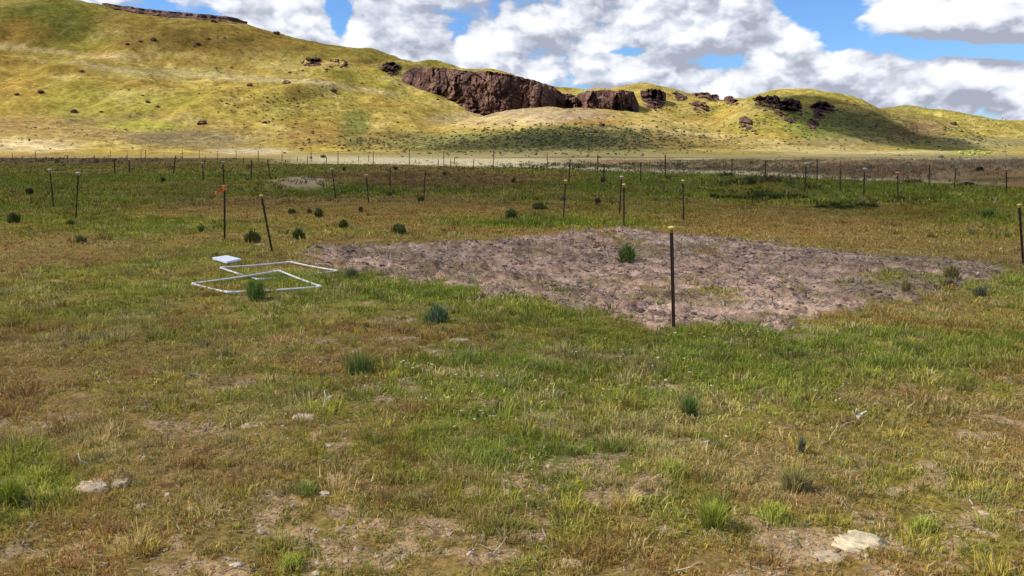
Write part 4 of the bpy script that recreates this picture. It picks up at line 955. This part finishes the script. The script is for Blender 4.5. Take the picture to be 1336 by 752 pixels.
# rough weeds on the bank and in the deep field
P_ = Pile()
for cx, cy, sx, sy, n, s0, cl in [(1100, 222, 150, 8, 1500, .10, (.17, .11, .055)), (1250, 215, 80, 6, 500, .12, (.22, .18, .12)), (900, 216, 90, 4, 600, .13, (.11, .10, .045)), (700, 228, 350, 10, 1800, .09, (.10, .11, .03)),
                                  (300, 218, 260, 7, 1200, .10, (.075, .065, .035)), (60, 209, 120, 3, 500, .2, (.05, .042, .03)), (560, 236, 90, 7, 900, .07, (.14, .09, .055)), (1180, 200, 90, 2, 150, .2, (.12, .12, .05)), (750, 217, 80, 2.5, 300, .18, (.06, .075, .025))]:
    fx = RNG.normal(cx, sx, n); fy = RNG.normal(cy, sy, n); x, y, z = ground_hit(fx, fy, False, 20, 300, 300)
    k = (y < 240); x, y = x[k], y[k]; m = len(x); s = s0 * RNG.uniform(.4, 1.5, m)
    if m:
        j = np.repeat(np.arange(m), 7); q = len(j); aa = RNG.uniform(0, 2 * PI, q); cc = np.array(cl)[None] * 1.25 * RNG.uniform(.6, 1.4, (m, 1))[j] * RNG.uniform(.8, 1.2, (q, 1))
        P_.add(*blades(x[j] + RNG.normal(0, 1, q) * s[j] * .8, y[j] + RNG.normal(0, 1, q) * s[j] * .8, H(x, y)[j], s[j] * 1.6 * RNG.uniform(.5, 1.2, q), s[j] * .35, RNG.uniform(.1, .9, q), aa, cc, cc * 1.2))
o = link('field_weeds', P_.mesh('field_weeds'), M['blade']); tag(o, 'rough low weeds over the deep field and the bank', kind='stuff')

# ------------------------------------------------------------------ posts
def tprofile(k=1.0):  # T section, web towards -y
    w, t, d = .0175 * k, .004 * k, .032 * k
    return [(-w, t), (-w, -t), (-t * .6, -t), (-t * .6, -d), (t * .6, -d), (t * .6, -t), (w, -t), (w, t)]
def shaft_mesh(hgt, lean, k=1.0, studs=True):
    prof = tprofile(k); V = []; T = []; n = len(prof)
    for zz in (-.25, 0, hgt * .5, hgt):
        for (a, b) in prof: V.append((a + lean * zz, b, zz))
    for i in range(3):
        for j in range(n):
            j2 = (j + 1) % n; T += [(i * n + j, i * n + j2, (i + 1) * n + j2), (i * n + j, (i + 1) * n + j2, (i + 1) * n + j)]
    e = 3 * n
    for tri in [(0, 1, 6), (0, 6, 7), (2, 3, 4), (2, 4, 5)]: T.append(tuple(e + q for q in tri))
    if studs:
        zz = .06
        while zz < hgt - .08:
            b0 = len(V); w, h_, d = .006 * k, .008, .007
            for dy in (.004 * k, .004 * k + d):
                for (a, c_) in ((-w, -h_), (w, -h_), (w, h_), (-w, h_)): V.append((a + lean * zz, dy, zz + c_))
            q = [(0, 1, 2, 3), (4, 7, 6, 5), (0, 4, 5, 1), (1, 5, 6, 2), (2, 6, 7, 3), (3, 7, 4, 0)]
            for f in q: T += [(b0 + f[0], b0 + f[1], b0 + f[2]), (b0 + f[0], b0 + f[2], b0 + f[3])]
            zz += .054
    return mesh_np('shaft', np.array(V, float), np.array(T))
def round_mesh(hgt, lean, r, sides=8):
    V, T, _ = tube([(-.2 * lean, 0, -.2), (0, 0, 0), (lean * hgt * .5, 0, hgt * .5), (lean * hgt, 0, hgt)], np.array([r, r, r * .95, r * .9]), sides)
    return mesh_np('shaft', V, T, smooth=False)
def cap_mesh(k=1.0):
    prof = [(.0, -.055), (.024, -.055), (.025, -.012), (.040, -.008), (.042, .002), (.036, .012), (.02, .019), (.0, .021)]
    V = []; T = []; S = 14
    for r, z in prof:
        for j in range(S): a = 2 * PI * j / S; V.append((r * math.cos(a) * k, r * math.sin(a) * k, z * k))
    for i in range(len(prof) - 1):
        for j in range(S): j2 = (j + 1) % S; T += [(i * S + j, i * S + j2, (i + 1) * S + j2), (i * S + j, (i + 1) * S + j2, (i + 1) * S + j)]
    return mesh_np('cap', np.array(V), np.array(T), smooth=True)
def ribbon_mesh(k, seed):
    r = np.random.default_rng(seed); V = []; T = []
    # knot ring round the post then two fluttering tails
    S = 12
    for zz in (-.03, .03):
        for j in range(S): a = 2 * PI * j / S; V.append((.027 * k * math.cos(a), -.01 + .03 * k * math.sin(a), zz * k * (1 + .2 * math.sin(j * 2.3))))
    for j in range(S): j2 = (j + 1) % S; T += [(j, j2, S + j2), (j, S + j2, S + j)]
    for tail, (dx, dz, ln) in enumerate([(-.8, -.45, .14), (-.55, -.8, .11)]):
        b0 = len(V); m = 9
        for i in range(m):
            t = i / (m - 1); x = -.02 * k + dx * ln * k * t; z = dz * ln * k * t + .018 * k * math.sin(t * 7 + tail); y = -.02 * k + .03 * k * math.sin(t * 6 + tail * 2)
            w = .018 * k * (1 + .25 * math.sin(t * 9))
            V += [(x + w * .4, y, z + w), (x - w * .4, y + .01 * k, z - w), (x - w * .4, y + .012 * k, z - w), (x + w * .4, y + .002, z + w)]
        for i in range(m - 1):
            a = b0 + i * 4
            for p, q in ((0, 1), (1, 2), (2, 3), (3, 0)): T += [(a + p, a + q, a + 4 + q), (a + p, a + 4 + q, a + 4 + p)]
    return mesh_np('ribbon', np.array(V, float), np.array(T))
def post(tx, ty, bx, by, label, cap=None, ribbon=False, Y=None, rad=None, group=None, mat='steel', name='steel_post', h=None):
    if Y is None: x, y = hit1(bx, by)
    else: y = Y; x = float(px2uv(bx, by)[0]) * Y
    z0 = hz(x, y)
    top = at(tx, ty, y); hgt = (top[2] - z0) - (.02 if cap else 0); hgt = max(hgt, .3)
    lean = (top[0] - x) / hgt
    root = empty(name, (x, y, z0)); tag(root, label, 'post', group)
    k = max(.92, y * .0010 / .035 * 1.35) if y > 9 else .88
    k = min(k, 2.3)
    if rad: link('shaft', round_mesh(hgt, lean, rad), M[mat], root)
    else: link('shaft', shaft_mesh(hgt, lean, k, y < 30), M[mat], root)
    if cap:
        kc = {1: .8}.get(0, 1.0) * max(.82, min(2.0, y * 5.2 / F / .084)) 
        link('cap', cap_mesh(kc), M[cap], root, (lean * hgt, -.008, hgt + .02 * 0 + .004))
    if ribbon: link('ribbon', ribbon_mesh(max(1.0, y * (14 if y < 25 else 7) / F / .16), int(tx)), M['orange' if y < 25 else 'pink'], root, (lean * hgt * .93, 0, hgt - .03 - .01 * y / 15))
    return root
PG = 'capped posts staked out over the field'
post(876, 295, 879, 428, 'tallest looking dark post with yellow cap, at the front edge of the bare patch', 'yellow')
post(341, 254, 355, 328, 'dark post leaning left with yellow cap, at the left tip of the bare patch', 'yellow')
post(293, 242, 293, 313, 'dark upright post with orange cap and fluttering orange ribbon', 'orange', True)
post(65, 221, 70, 271, 'post leaning left with pale cap, leftmost of the two in the left field', 'whitecap')
post(102, 225, 99, 285, 'post with pale cap, right one of the two in the left field', 'whitecap')
post(738, 235, 735, 288, 'slightly leaning post with yellow cap behind the top of the bare patch', 'yellow')
post(811, 230, 808, 282, 'farther thin post of the close pair above the bare patch', 'whitecap')
post(814, 240, 814, 298, 'nearer post with yellow cap of the close pair above the bare patch', 'yellow')
post(891, 235, 892, 288, 'yellow capped post right of the close pair, alone in the green field', 'yellow')
post(1330, 266, 1335, 346, 'pale capped post cut by the right edge of the picture', 'yellow')
post(478, 228, 481, 265, 'post with a tilted tan cap left of the middle', 'tan')
post(509, 219, 509, 249, 'plain post right of the tan capped one', mat='rust')
post(555, 223, 553, 261, 'plain rusty post with a dark tuft at its foot', mat='rust')
post(433, 220, 438, 259, 'leaning post standing right of the tan soil pile', 'whitecap')
post(291, 211, 292, 241, 'post with white cap seen just behind the orange ribboned post', 'whitecap')
post(264, 212, 266, 237, 'white capped post left behind the orange ribboned post', 'whitecap')
post(149, 206, 150, 228, 'white capped post in the far left field', 'whitecap')
post(169, 208, 169, 226, 'pale capped short post right of the white capped one, far left field', 'whitecap')
post(229, 204, 226, 229, 'plain post leaning right in the far left field', mat='rust')
post(349, 209, 353, 234, 'plain dark post leaning left of the tan soil pile', mat='rust')
post(328, 209, 328, 234, 'plain upright dark post left of the leaning one', mat='rust')
post(1052, 213, 1050, 251, 'pale capped post at the foot of the bank, right of the grassy hummock', 'whitecap')
post(1066, 208, 1066, 238, 'dark plain post just behind the pale capped bank post', mat='rust')
post(1097, 220, 1096, 249, 'plain leaning post before the bank, next right of the close two', mat='rust')
post(1128, 220, 1127, 257, 'pale capped post before the bank with straw weeds at its foot', 'whitecap')
post(1171, 225, 1172, 264, 'post with faded orange ribbon on top before the right bank', 'pink', True)
post(1213, 215, 1212, 243, 'plain dark post standing against the right bank', mat='rust')
post(1247, 220, 1245, 246, 'thin plain post leaning right against the right bank', mat='rust')
post(1313, 221, 1313, 252, 'post with faded pinkish cap near the right end of the bank', 'pink')
post(955, 208, 955, 232, 'plain dark post behind the grassy hummock, left one', mat='rust')
post(999, 210, 998, 236, 'thin plain post behind the grassy hummock, right one', mat='rust')
post(744, 208, 742, 240, 'pale capped thin post behind the leaning yellow capped post', 'whitecap')
post(788, 214, 788, 242, 'dark post with a bush clinging to its foot', mat='rust')
post(836, 212, 836, 240, 'thin plain post right of the close pair, farther out', mat='rust')
post(868, 202, 868, 233, 'tall thin post with round bush at its foot, on the pale strip', mat='rust')
post(780, 202, 780, 226, 'dark tall far post on the pale strip, left of centre right', mat='rust')
GF = 'thin far posts along the foot of the hills'
farL = [(16, 200, 212), (46, 197, 210), (77, 206, 220), (88, 203, 220), (123, 203, 221), (136, 204, 220), (144, 196, 206), (166, 200, 211), (184, 196, 208), (190, 196, 210), (204, 208, 225), (214, 200, 211), (238, 197, 208), (260, 196, 207), (268, 204, 216), (284, 197, 209), (308, 196, 208), (318, 206, 223), (337, 197, 213)]
farM = [(355, 207, 220), (368, 197, 211), (388, 205, 218), (401, 204, 222), (406, 198, 213), (426, 205, 222), (441, 197, 214), (468, 204, 217), (481, 202, 216), (487, 197, 216), (534, 195, 216), (542, 208, 222), (572, 208, 231), (579, 197, 217), (588, 208, 229), (593, 206, 222), (618, 208, 231), (644, 197, 221), (714, 200, 222)]
for lst, lab in ((farL, 'thin far post in the long row below the left hill, left of the pale strip'), (farM, 'thin far post in the row along the pale strip, left of the picture middle')):
    for (px, ty, by) in lst:
        hpx = by - ty; Y = min(max(1.75 * F / hpx, 60), 175)
        post(px, ty, px, by, lab, None, False, Y=Y, rad=.055 if Y > 100 else .04, group=GF + (' left' if lst is farL else ' middle'), mat='rust', name='fence_post')

# ------------------------------------------------------------------ pipe squares and board
def quadrat(cs, label, z0, name='pipe_frame'):
    P3 = []
    for (px, py), dz in zip(cs, z0):
        x, y = hit1(px, py); P3.append(np.array([x, y, hz(x, y) + dz]))
    ctr = sum(P3) / 4; root = empty(name, tuple(ctr)); tag(root, label, 'quadrat frame', 'white plastic pipe squares on the grass')
    r = .0125
    for i in range(4):
        a, b = P3[i] - ctr, P3[(i + 1) % 4] - ctr; d = (b - a) / np.linalg.norm(b - a)
        a2, b2 = a + d * .03, b - d * .03
        n = 9; pts = [a2 + (b2 - a2) * t + np.array([0, 0, -.006 * math.sin(PI * t)]) for t in np.linspace(0, 1, n)]
        V, T, _ = tube(pts, r, 12); link('tube', mesh_np('tube', V, T, smooth=True), M['pvc'], root)
    for i in range(4):
        c0 = P3[i] - ctr; p = P3[i - 1] - P3[i]; q = P3[(i + 1) % 4] - P3[i]; p = p / np.linalg.norm(p); q = q / np.linalg.norm(q)
        pts = [c0 + p * .075, c0 + p * .03, c0 + p * .012 + q * .004, c0 + q * .012 + p * .004, c0 + q * .03, c0 + q * .075]
        V, T, _ = tube(pts, r * 1.3, 12); link('elbow', mesh_np('elbow', V, T, smooth=True), M['pvc'], root)
quadrat([(287.7, 353.7), (379.7, 345.1), (441.7, 355.6), (338, 366.3)], 'farther square of white plastic pipe lying on the grass', [.03, .03, .03, .02])
quadrat([(250.7, 373.3), (365.1, 360.0), (420.2, 377.0), (298, 385.5)], 'nearer square of white plastic pipe, overlapping the farther one', [.03, .055, .03, .03])
def board():
    cs = [(277.3, 341.0), (296.3, 337.0), (315.2, 341.4), (296, 345.6)]
    P3 = [np.array([*hit1(*c), 0]) for c in cs]; zc = max(hz(p[0], p[1]) for p in P3); ctr = sum(P3) / 4; ctr[2] = zc
    import bmesh
    bm = bmesh.new(); th = .035
    lo = [bm.verts.new((p[0] - ctr[0], p[1] - ctr[1], .01)) for p in P3]; hi = [bm.verts.new((p[0] - ctr[0], p[1] - ctr[1], .01 + th)) for p in P3]
    bm.faces.new(hi); bm.faces.new(lo[::-1])
    for i in range(4): bm.faces.new((lo[i], lo[(i + 1) % 4], hi[(i + 1) % 4], hi[i]))
    bmesh.ops.recalc_face_normals(bm, faces=bm.faces[:])
    bmesh.ops.bevel(bm, geom=bm.edges[:], offset=.005, segments=2, affect='EDGES')
    me = bpy.data.meshes.new('white_board'); bm.to_mesh(me); bm.free()
    o = link('white_board', me, M['board'], loc=tuple(ctr)); tag(o, 'small plain white square board lying flat beyond the pipe squares', 'board')
board()

# ------------------------------------------------------------------ light: sun from the left, partly blocked by unseen cloud meshes added to shade the ground
SUN_EL = math.radians(43); SUN_AZ = math.radians(-98)    # azimuth measured from the view direction (+Y) towards +X
sd = np.array([math.sin(SUN_AZ) * math.cos(SUN_EL), math.cos(SUN_AZ) * math.cos(SUN_EL), math.sin(SUN_EL)])
from mathutils import Vector
sl = bpy.data.lights.new('sun', 'SUN'); sl.energy = 4.8; sl.angle = math.radians(.55); sl.color = (1.0, .955, .87)
so = bpy.data.objects.new('sun', sl); COL.objects.link(so); so.rotation_euler = Vector(sd).to_track_quat('Z', 'Y').to_euler()

def cloud_mat(name, alpha):
    m, nt, N, L = newmat(name); out = N.new('ShaderNodeOutputMaterial')
    tr = N.new('ShaderNodeBsdfTransparent'); tl = N.new('ShaderNodeBsdfTranslucent'); df = N.new('ShaderNodeBsdfDiffuse')
    tl.inputs[0].default_value = (.9, .9, .92, 1); df.inputs[0].default_value = (.9, .9, .92, 1)
    a = N.new('ShaderNodeMixShader'); a.inputs[0].default_value = .5; L.new(tl.outputs[0], a.inputs[1]); L.new(df.outputs[0], a.inputs[2])
    b = N.new('ShaderNodeMixShader'); b.inputs[0].default_value = alpha
    L.new(tr.outputs[0], b.inputs[1]); L.new(a.outputs[0], b.inputs[2]); L.new(b.outputs[0], out.inputs[0]); return m
def cloud(name, footprints, alpha, label, alt=380., thick=.35, seed=0):
    """puffy closed bodies added out of view to block the sun; footprints are the places on the ground they shade (x, y, z, rx, ry)"""
    P_ = Pile(); r = np.random.default_rng(seed)
    import bmesh
    bm = bmesh.new(); bmesh.ops.create_icosphere(bm, subdivisions=5, radius=1)
    V0 = np.array([v.co[:] for v in bm.verts]); T0 = np.array([[v.index for v in f.verts] for f in bm.faces]); bm.free()
    for (x, y, z, rx, ry) in footprints:
        t = (alt + r.uniform(-25, 25) - z) / sd[2]; c = np.array([x, y, z]) + sd * t
        o = r.uniform(0, 99, 2)
        n = fbm(V0[:, 0] * 1.5 + o[0] + V0[:, 2], V0[:, 1] * 1.5 + o[1] - V0[:, 2], .6, seed, 4, .55)
        R_ = (.72 + .56 * n)[:, None]
        V = V0 * R_ * np.array([rx, ry, min(rx, ry) * thick])
        # thick puffy top, flat base
        V[:, 2] = np.where(V[:, 2] < 0, V[:, 2] * .4, V[:, 2])
        P_.add(V + c, T0, np.ones((len(V), 3)))
    o = link(name, P_.mesh(name, True), cloud_mat(name + '_vapour', alpha)); tag(o, label, kind='stuff')
cloud('shade_cloud_deck', [(0, 120, 0, 190, 105), (-160, 130, 0, 120, 95), (150, 60, 0, 100, 75), (60, 60, 0, 120, 48), (-70, 55, 0, 100, 42)], .24, 'broad unseen cloud added to shade the middle of the field', seed=2)
cloud('shade_cloud_veil', [(0, 0, 0, 60, 44), (0, -20, 0, 90, 50)], .04, 'thin unseen cloud added to dim the near field', alt=300, seed=5)
def fp(px, py, rx, ry):
    x, y, z = ground_hit(px, py, False, 180); return (float(x[0]), float(y[0]), float(z[0]), rx, ry)
cloud('shade_cloud_scrap', [fp(700, 187, 40, 22), fp(780, 182, 32, 26), fp(620, 190, 26, 16)], .22, 'small unseen cloud scrap added to shade the foot of the ridge', alt=420, seed=8)
cloud('shade_cloud_puff', [fp(1115, 165, 26, 50), fp(1165, 176, 26, 36), fp(1085, 142, 20, 44)], .62, 'small unseen cloud puff added to darken the right knoll', alt=420, seed=9)

# ------------------------------------------------------------------ sky with cumulus
W = bpy.data.worlds.new('World'); SC.world = W; W.use_nodes = True; nt = W.node_tree; N = nt.nodes; L = nt.links; N.clear()
def pol(px, py):
    u, v = px2uv(px, py); return math.atan(float(u)), math.atan(float(v) / math.hypot(1, float(u)))
def blobgroup():
    g = bpy.data.node_groups.new('cloud_density', 'ShaderNodeTree'); g.interface.new_socket('P', in_out='INPUT', socket_type='NodeSocketVector'); g.interface.new_socket('D', in_out='OUTPUT', socket_type='NodeSocketFloat'); g.interface.new_socket('S', in_out='OUTPUT', socket_type='NodeSocketFloat')
    n = g.nodes; l = g.links; gi = n.new('NodeGroupInput'); go = n.new('NodeGroupOutput')
    def mth(op, a, b=None, c=None):
        m = n.new('ShaderNodeMath'); m.operation = op
        for i, q in enumerate((a, b, c)):
            if q is None: continue
            if isinstance(q, (int, float)): m.inputs[i].default_value = q
            else: l.new(q, m.inputs[i])
        return m.outputs[0]
    def vm(op, a, b):
        m = n.new('ShaderNodeVectorMath'); m.operation = op; l.new(a, m.inputs[0])
        if isinstance(b, tuple): m.inputs[1].default_value = b
        else: l.new(b, m.inputs[1])
        return m.outputs[0]
    P = gi.outputs[0]
    def noise(sc, det, off, rough=.56, dist=0.):
        t = n.new('ShaderNodeTexNoise'); t.noise_dimensions = '2D'; t.inputs['Scale'].default_value = 1; t.inputs['Detail'].default_value = det; t.inputs['Roughness'].default_value = rough; t.inputs['Distortion'].default_value = dist
        l.new(vm('ADD', vm('MULTIPLY', P, sc), off), t.inputs['Vector']); return t.outputs['Fac']
    big = noise((4.2, 9, 5), 2, (3.1, 1.2, 7)); med = noise((10, 19, 10), 7, (9, 4, 2), .47, .05)
    v = n.new('ShaderNodeTexVoronoi'); v.voronoi_dimensions = '2D'; v.feature = 'F1'; v.inputs['Scale'].default_value = 1; v.inputs['Detail'].default_value = 2; v.inputs['Roughness'].default_value = .5
    warp = n.new('ShaderNodeTexNoise'); warp.noise_dimensions = '2D'; warp.inputs['Scale'].default_value = 1; warp.inputs['Detail'].default_value = 2; l.new(vm('MULTIPLY', P, (40, 60, 40)), warp.inputs['Vector'])
    wv = vm('SUBTRACT', warp.outputs['Color'], (.5, .5, .5)); wv = vm('MULTIPLY', wv, (.6, .6, .6))
    l.new(vm('ADD', vm('MULTIPLY', P, (15, 26, 15)), wv), v.inputs['Vector'])
    D = mth('MULTIPLY', mth('SUBTRACT', big, .5), 1.1)
    D = mth('ADD', D, mth('MULTIPLY', mth('SUBTRACT', med, .5), 1.45))
    D = mth('ADD', D, mth('MULTIPLY', mth('SUBTRACT', .42, v.outputs['Distance']), .85))
    l.new(D, go.inputs[1])
    D = mth('ADD', D, .40)
    for (px, py, rx, ry, s) in [
        (700, 30, 260, 60, .55), (480, 40, 60, 42, .5), (350, 12, 80, 26, .6), (960, 30, 95, 42, .55), (860, 90, 150, 22, .5), (1110, 72, 80, 34, .75), (1255, 92, 75, 26, .8), (1250, 18, 150, 34, 1.25),
        (1330, 36, 60, 20, .8), (1130, 115, 200, 16, .5), (1280, 128, 120, 18, .5), (620, 68, 120, 18, .4), (950, 108, 90, 12, .3),
        (443, 30, 14, 20, -1.3), (440, 8, 22, 10, -.8), (1095, 24, 50, 30, -1.7), (1190, 62, 75, 11, -1.2), (1290, 72, 80, 7, -.8), (1150, 45, 60, 20, -1.2), (955, 82, 50, 12, -1.0), (820, 67, 28, 6, -.8), (1310, 62, 40, 8, -.6), (1190, 78, 16, 8, -.5), (780, 72, 60, 5, -.3), (1060, 8, 40, 10, -.9)]:
        a, e = pol(px, py); ra, re = rx / F, ry / F
        q = vm('MULTIPLY', vm('SUBTRACT', P, (a, e, 0)), (1 / ra, 1 / re, 0))
        ln = n.new('ShaderNodeVectorMath'); ln.operation = 'DOT_PRODUCT'; l.new(q, ln.inputs[0]); l.new(q, ln.inputs[1])
        D = mth('MULTIPLY_ADD', mth('POWER', .42, ln.outputs['Value']), s, D)
    l.new(D, go.inputs[0]); return g
G = blobgroup()
def mth(op, a, b=None, clamp=False):
    m = N.new('ShaderNodeMath'); m.operation = op; m.use_clamp = clamp
    for i, q in enumerate((a, b)):
        if q is None: continue
        if isinstance(q, (int, float)): m.inputs[i].default_value = q
        else: L.new(q, m.inputs[i])
    return m.outputs[0]
tc = N.new('ShaderNodeTexCoord'); sep = N.new('ShaderNodeSeparateXYZ'); L.new(tc.outputs['Generated'], sep.inputs[0])
az = mth('ARCTAN2', sep.outputs[0], sep.outputs[1]); el = mth('ARCSINE', sep.outputs[2])
cmb = N.new('ShaderNodeCombineXYZ'); L.new(az, cmb.inputs[0]); L.new(el, cmb.inputs[1])
def dens(off):
    a = N.new('ShaderNodeVectorMath'); a.operation = 'ADD'; L.new(cmb.outputs[0], a.inputs[0]); a.inputs[1].default_value = off
    g = N.new('ShaderNodeGroup'); g.node_tree = G; L.new(a.outputs[0], g.inputs[0]); return g.outputs
(D0, S0), (D1, S1), (D2, S2) = [tuple(dens(q)) for q in ((0, 0, 0), (-.004, .008, 0), (-.010, .026, 0))]
def mapr(x, a, b, c, d, smooth=True):
    m = N.new('ShaderNodeMapRange'); m.interpolation_type = 'SMOOTHSTEP' if smooth else 'LINEAR'; L.new(x, m.inputs[0])
    for i, q in enumerate((a, b, c, d)): m.inputs[i + 1].default_value = q
    return m.outputs[0]
alpha = mapr(D0, -.02, .38, 0, 1)
lit = mth('ADD', mth('MULTIPLY', mth('SUBTRACT', S0, S1), .55), mth('MULTIPLY', mth('SUBTRACT', S0, S2), .45))
lit = mth('ADD', lit, mth('MULTIPLY', mth('SUBTRACT', D0, D2), .42))
lit = mth('ADD', lit, .55)
lit = mth('SUBTRACT', lit, mth('MULTIPLY', mth('MAXIMUM', mth('SUBTRACT', D2, .75), 0), .35))
ramp = N.new('ShaderNodeValToRGB'); L.new(lit, ramp.inputs[0]); cr = ramp.color_ramp
cr.elements[0].position = .05; cr.elements[0].color = (.40, .43, .52, 1); cr.elements[1].position = 1.0; cr.elements[1].color = (.95, .96, .99, 1)
e = cr.elements.new(.35); e.color = (.55, .59, .69, 1); e = cr.elements.new(.56); e.color = (.68, .72, .81, 1); e = cr.elements.new(.76); e.color = (.82, .85, .92, 1)
sky = N.new('ShaderNodeTexSky'); sky.sky_type = 'NISHITA'; sky.sun_disc = False; sky.sun_elevation = SUN_EL; sky.sun_rotation = SUN_AZ
sky.air_density = 1.0; sky.dust_density = .3; sky.ozone_density = 2.5
BS = .1
sc_ = N.new('ShaderNodeVectorMath'); sc_.operation = 'SCALE'; L.new(ramp.outputs[0], sc_.inputs[0]); sc_.inputs['Scale'].default_value = .80 / BS
skb = N.new('ShaderNodeVectorMath'); skb.operation = 'MULTIPLY'; L.new(sky.outputs[0], skb.inputs[0]); skb.inputs[1].default_value = (.58, .84, 1.22)
mxs = N.new('ShaderNodeMix'); mxs.data_type = 'RGBA'; L.new(alpha, mxs.inputs['Factor']); L.new(skb.outputs[0], mxs.inputs['A']); L.new(sc_.outputs[0], mxs.inputs['B'])
bg = N.new('ShaderNodeBackground'); L.new(mxs.outputs['Result'], bg.inputs[0]); bg.inputs[1].default_value = BS
wo = N.new('ShaderNodeOutputWorld'); L.new(bg.outputs[0], wo.inputs[0])
W.cycles.sampling_method = 'MANUAL'; W.cycles.sample_map_resolution = 512

# ------------------------------------------------------------------ camera and render settings
cam = bpy.data.cameras.new('camera'); co_ = bpy.data.objects.new('camera', cam); COL.objects.link(co_)
cam.sensor_width = 36; cam.lens = 36 * F / 1336; cam.clip_start = .05; cam.clip_end = 12000
co_.location = (0, 0, CAMZ); co_.rotation_euler = (PI / 2 - PITCH, 0, 0); SC.camera = co_
SC.view_settings.view_transform = 'Standard'; SC.view_settings.look = 'None'; SC.view_settings.exposure = 0.40; SC.view_settings.gamma = 1; SC.view_settings.use_curve_mapping = False
SC.render.engine = 'CYCLES'; cy = SC.cycles; cy.use_denoising = True; cy.max_bounces = 6; cy.diffuse_bounces = 3; cy.transparent_max_bounces = 24; cy.glossy_bounces = 2
cy.use_adaptive_sampling = True; cy.adaptive_threshold = .02
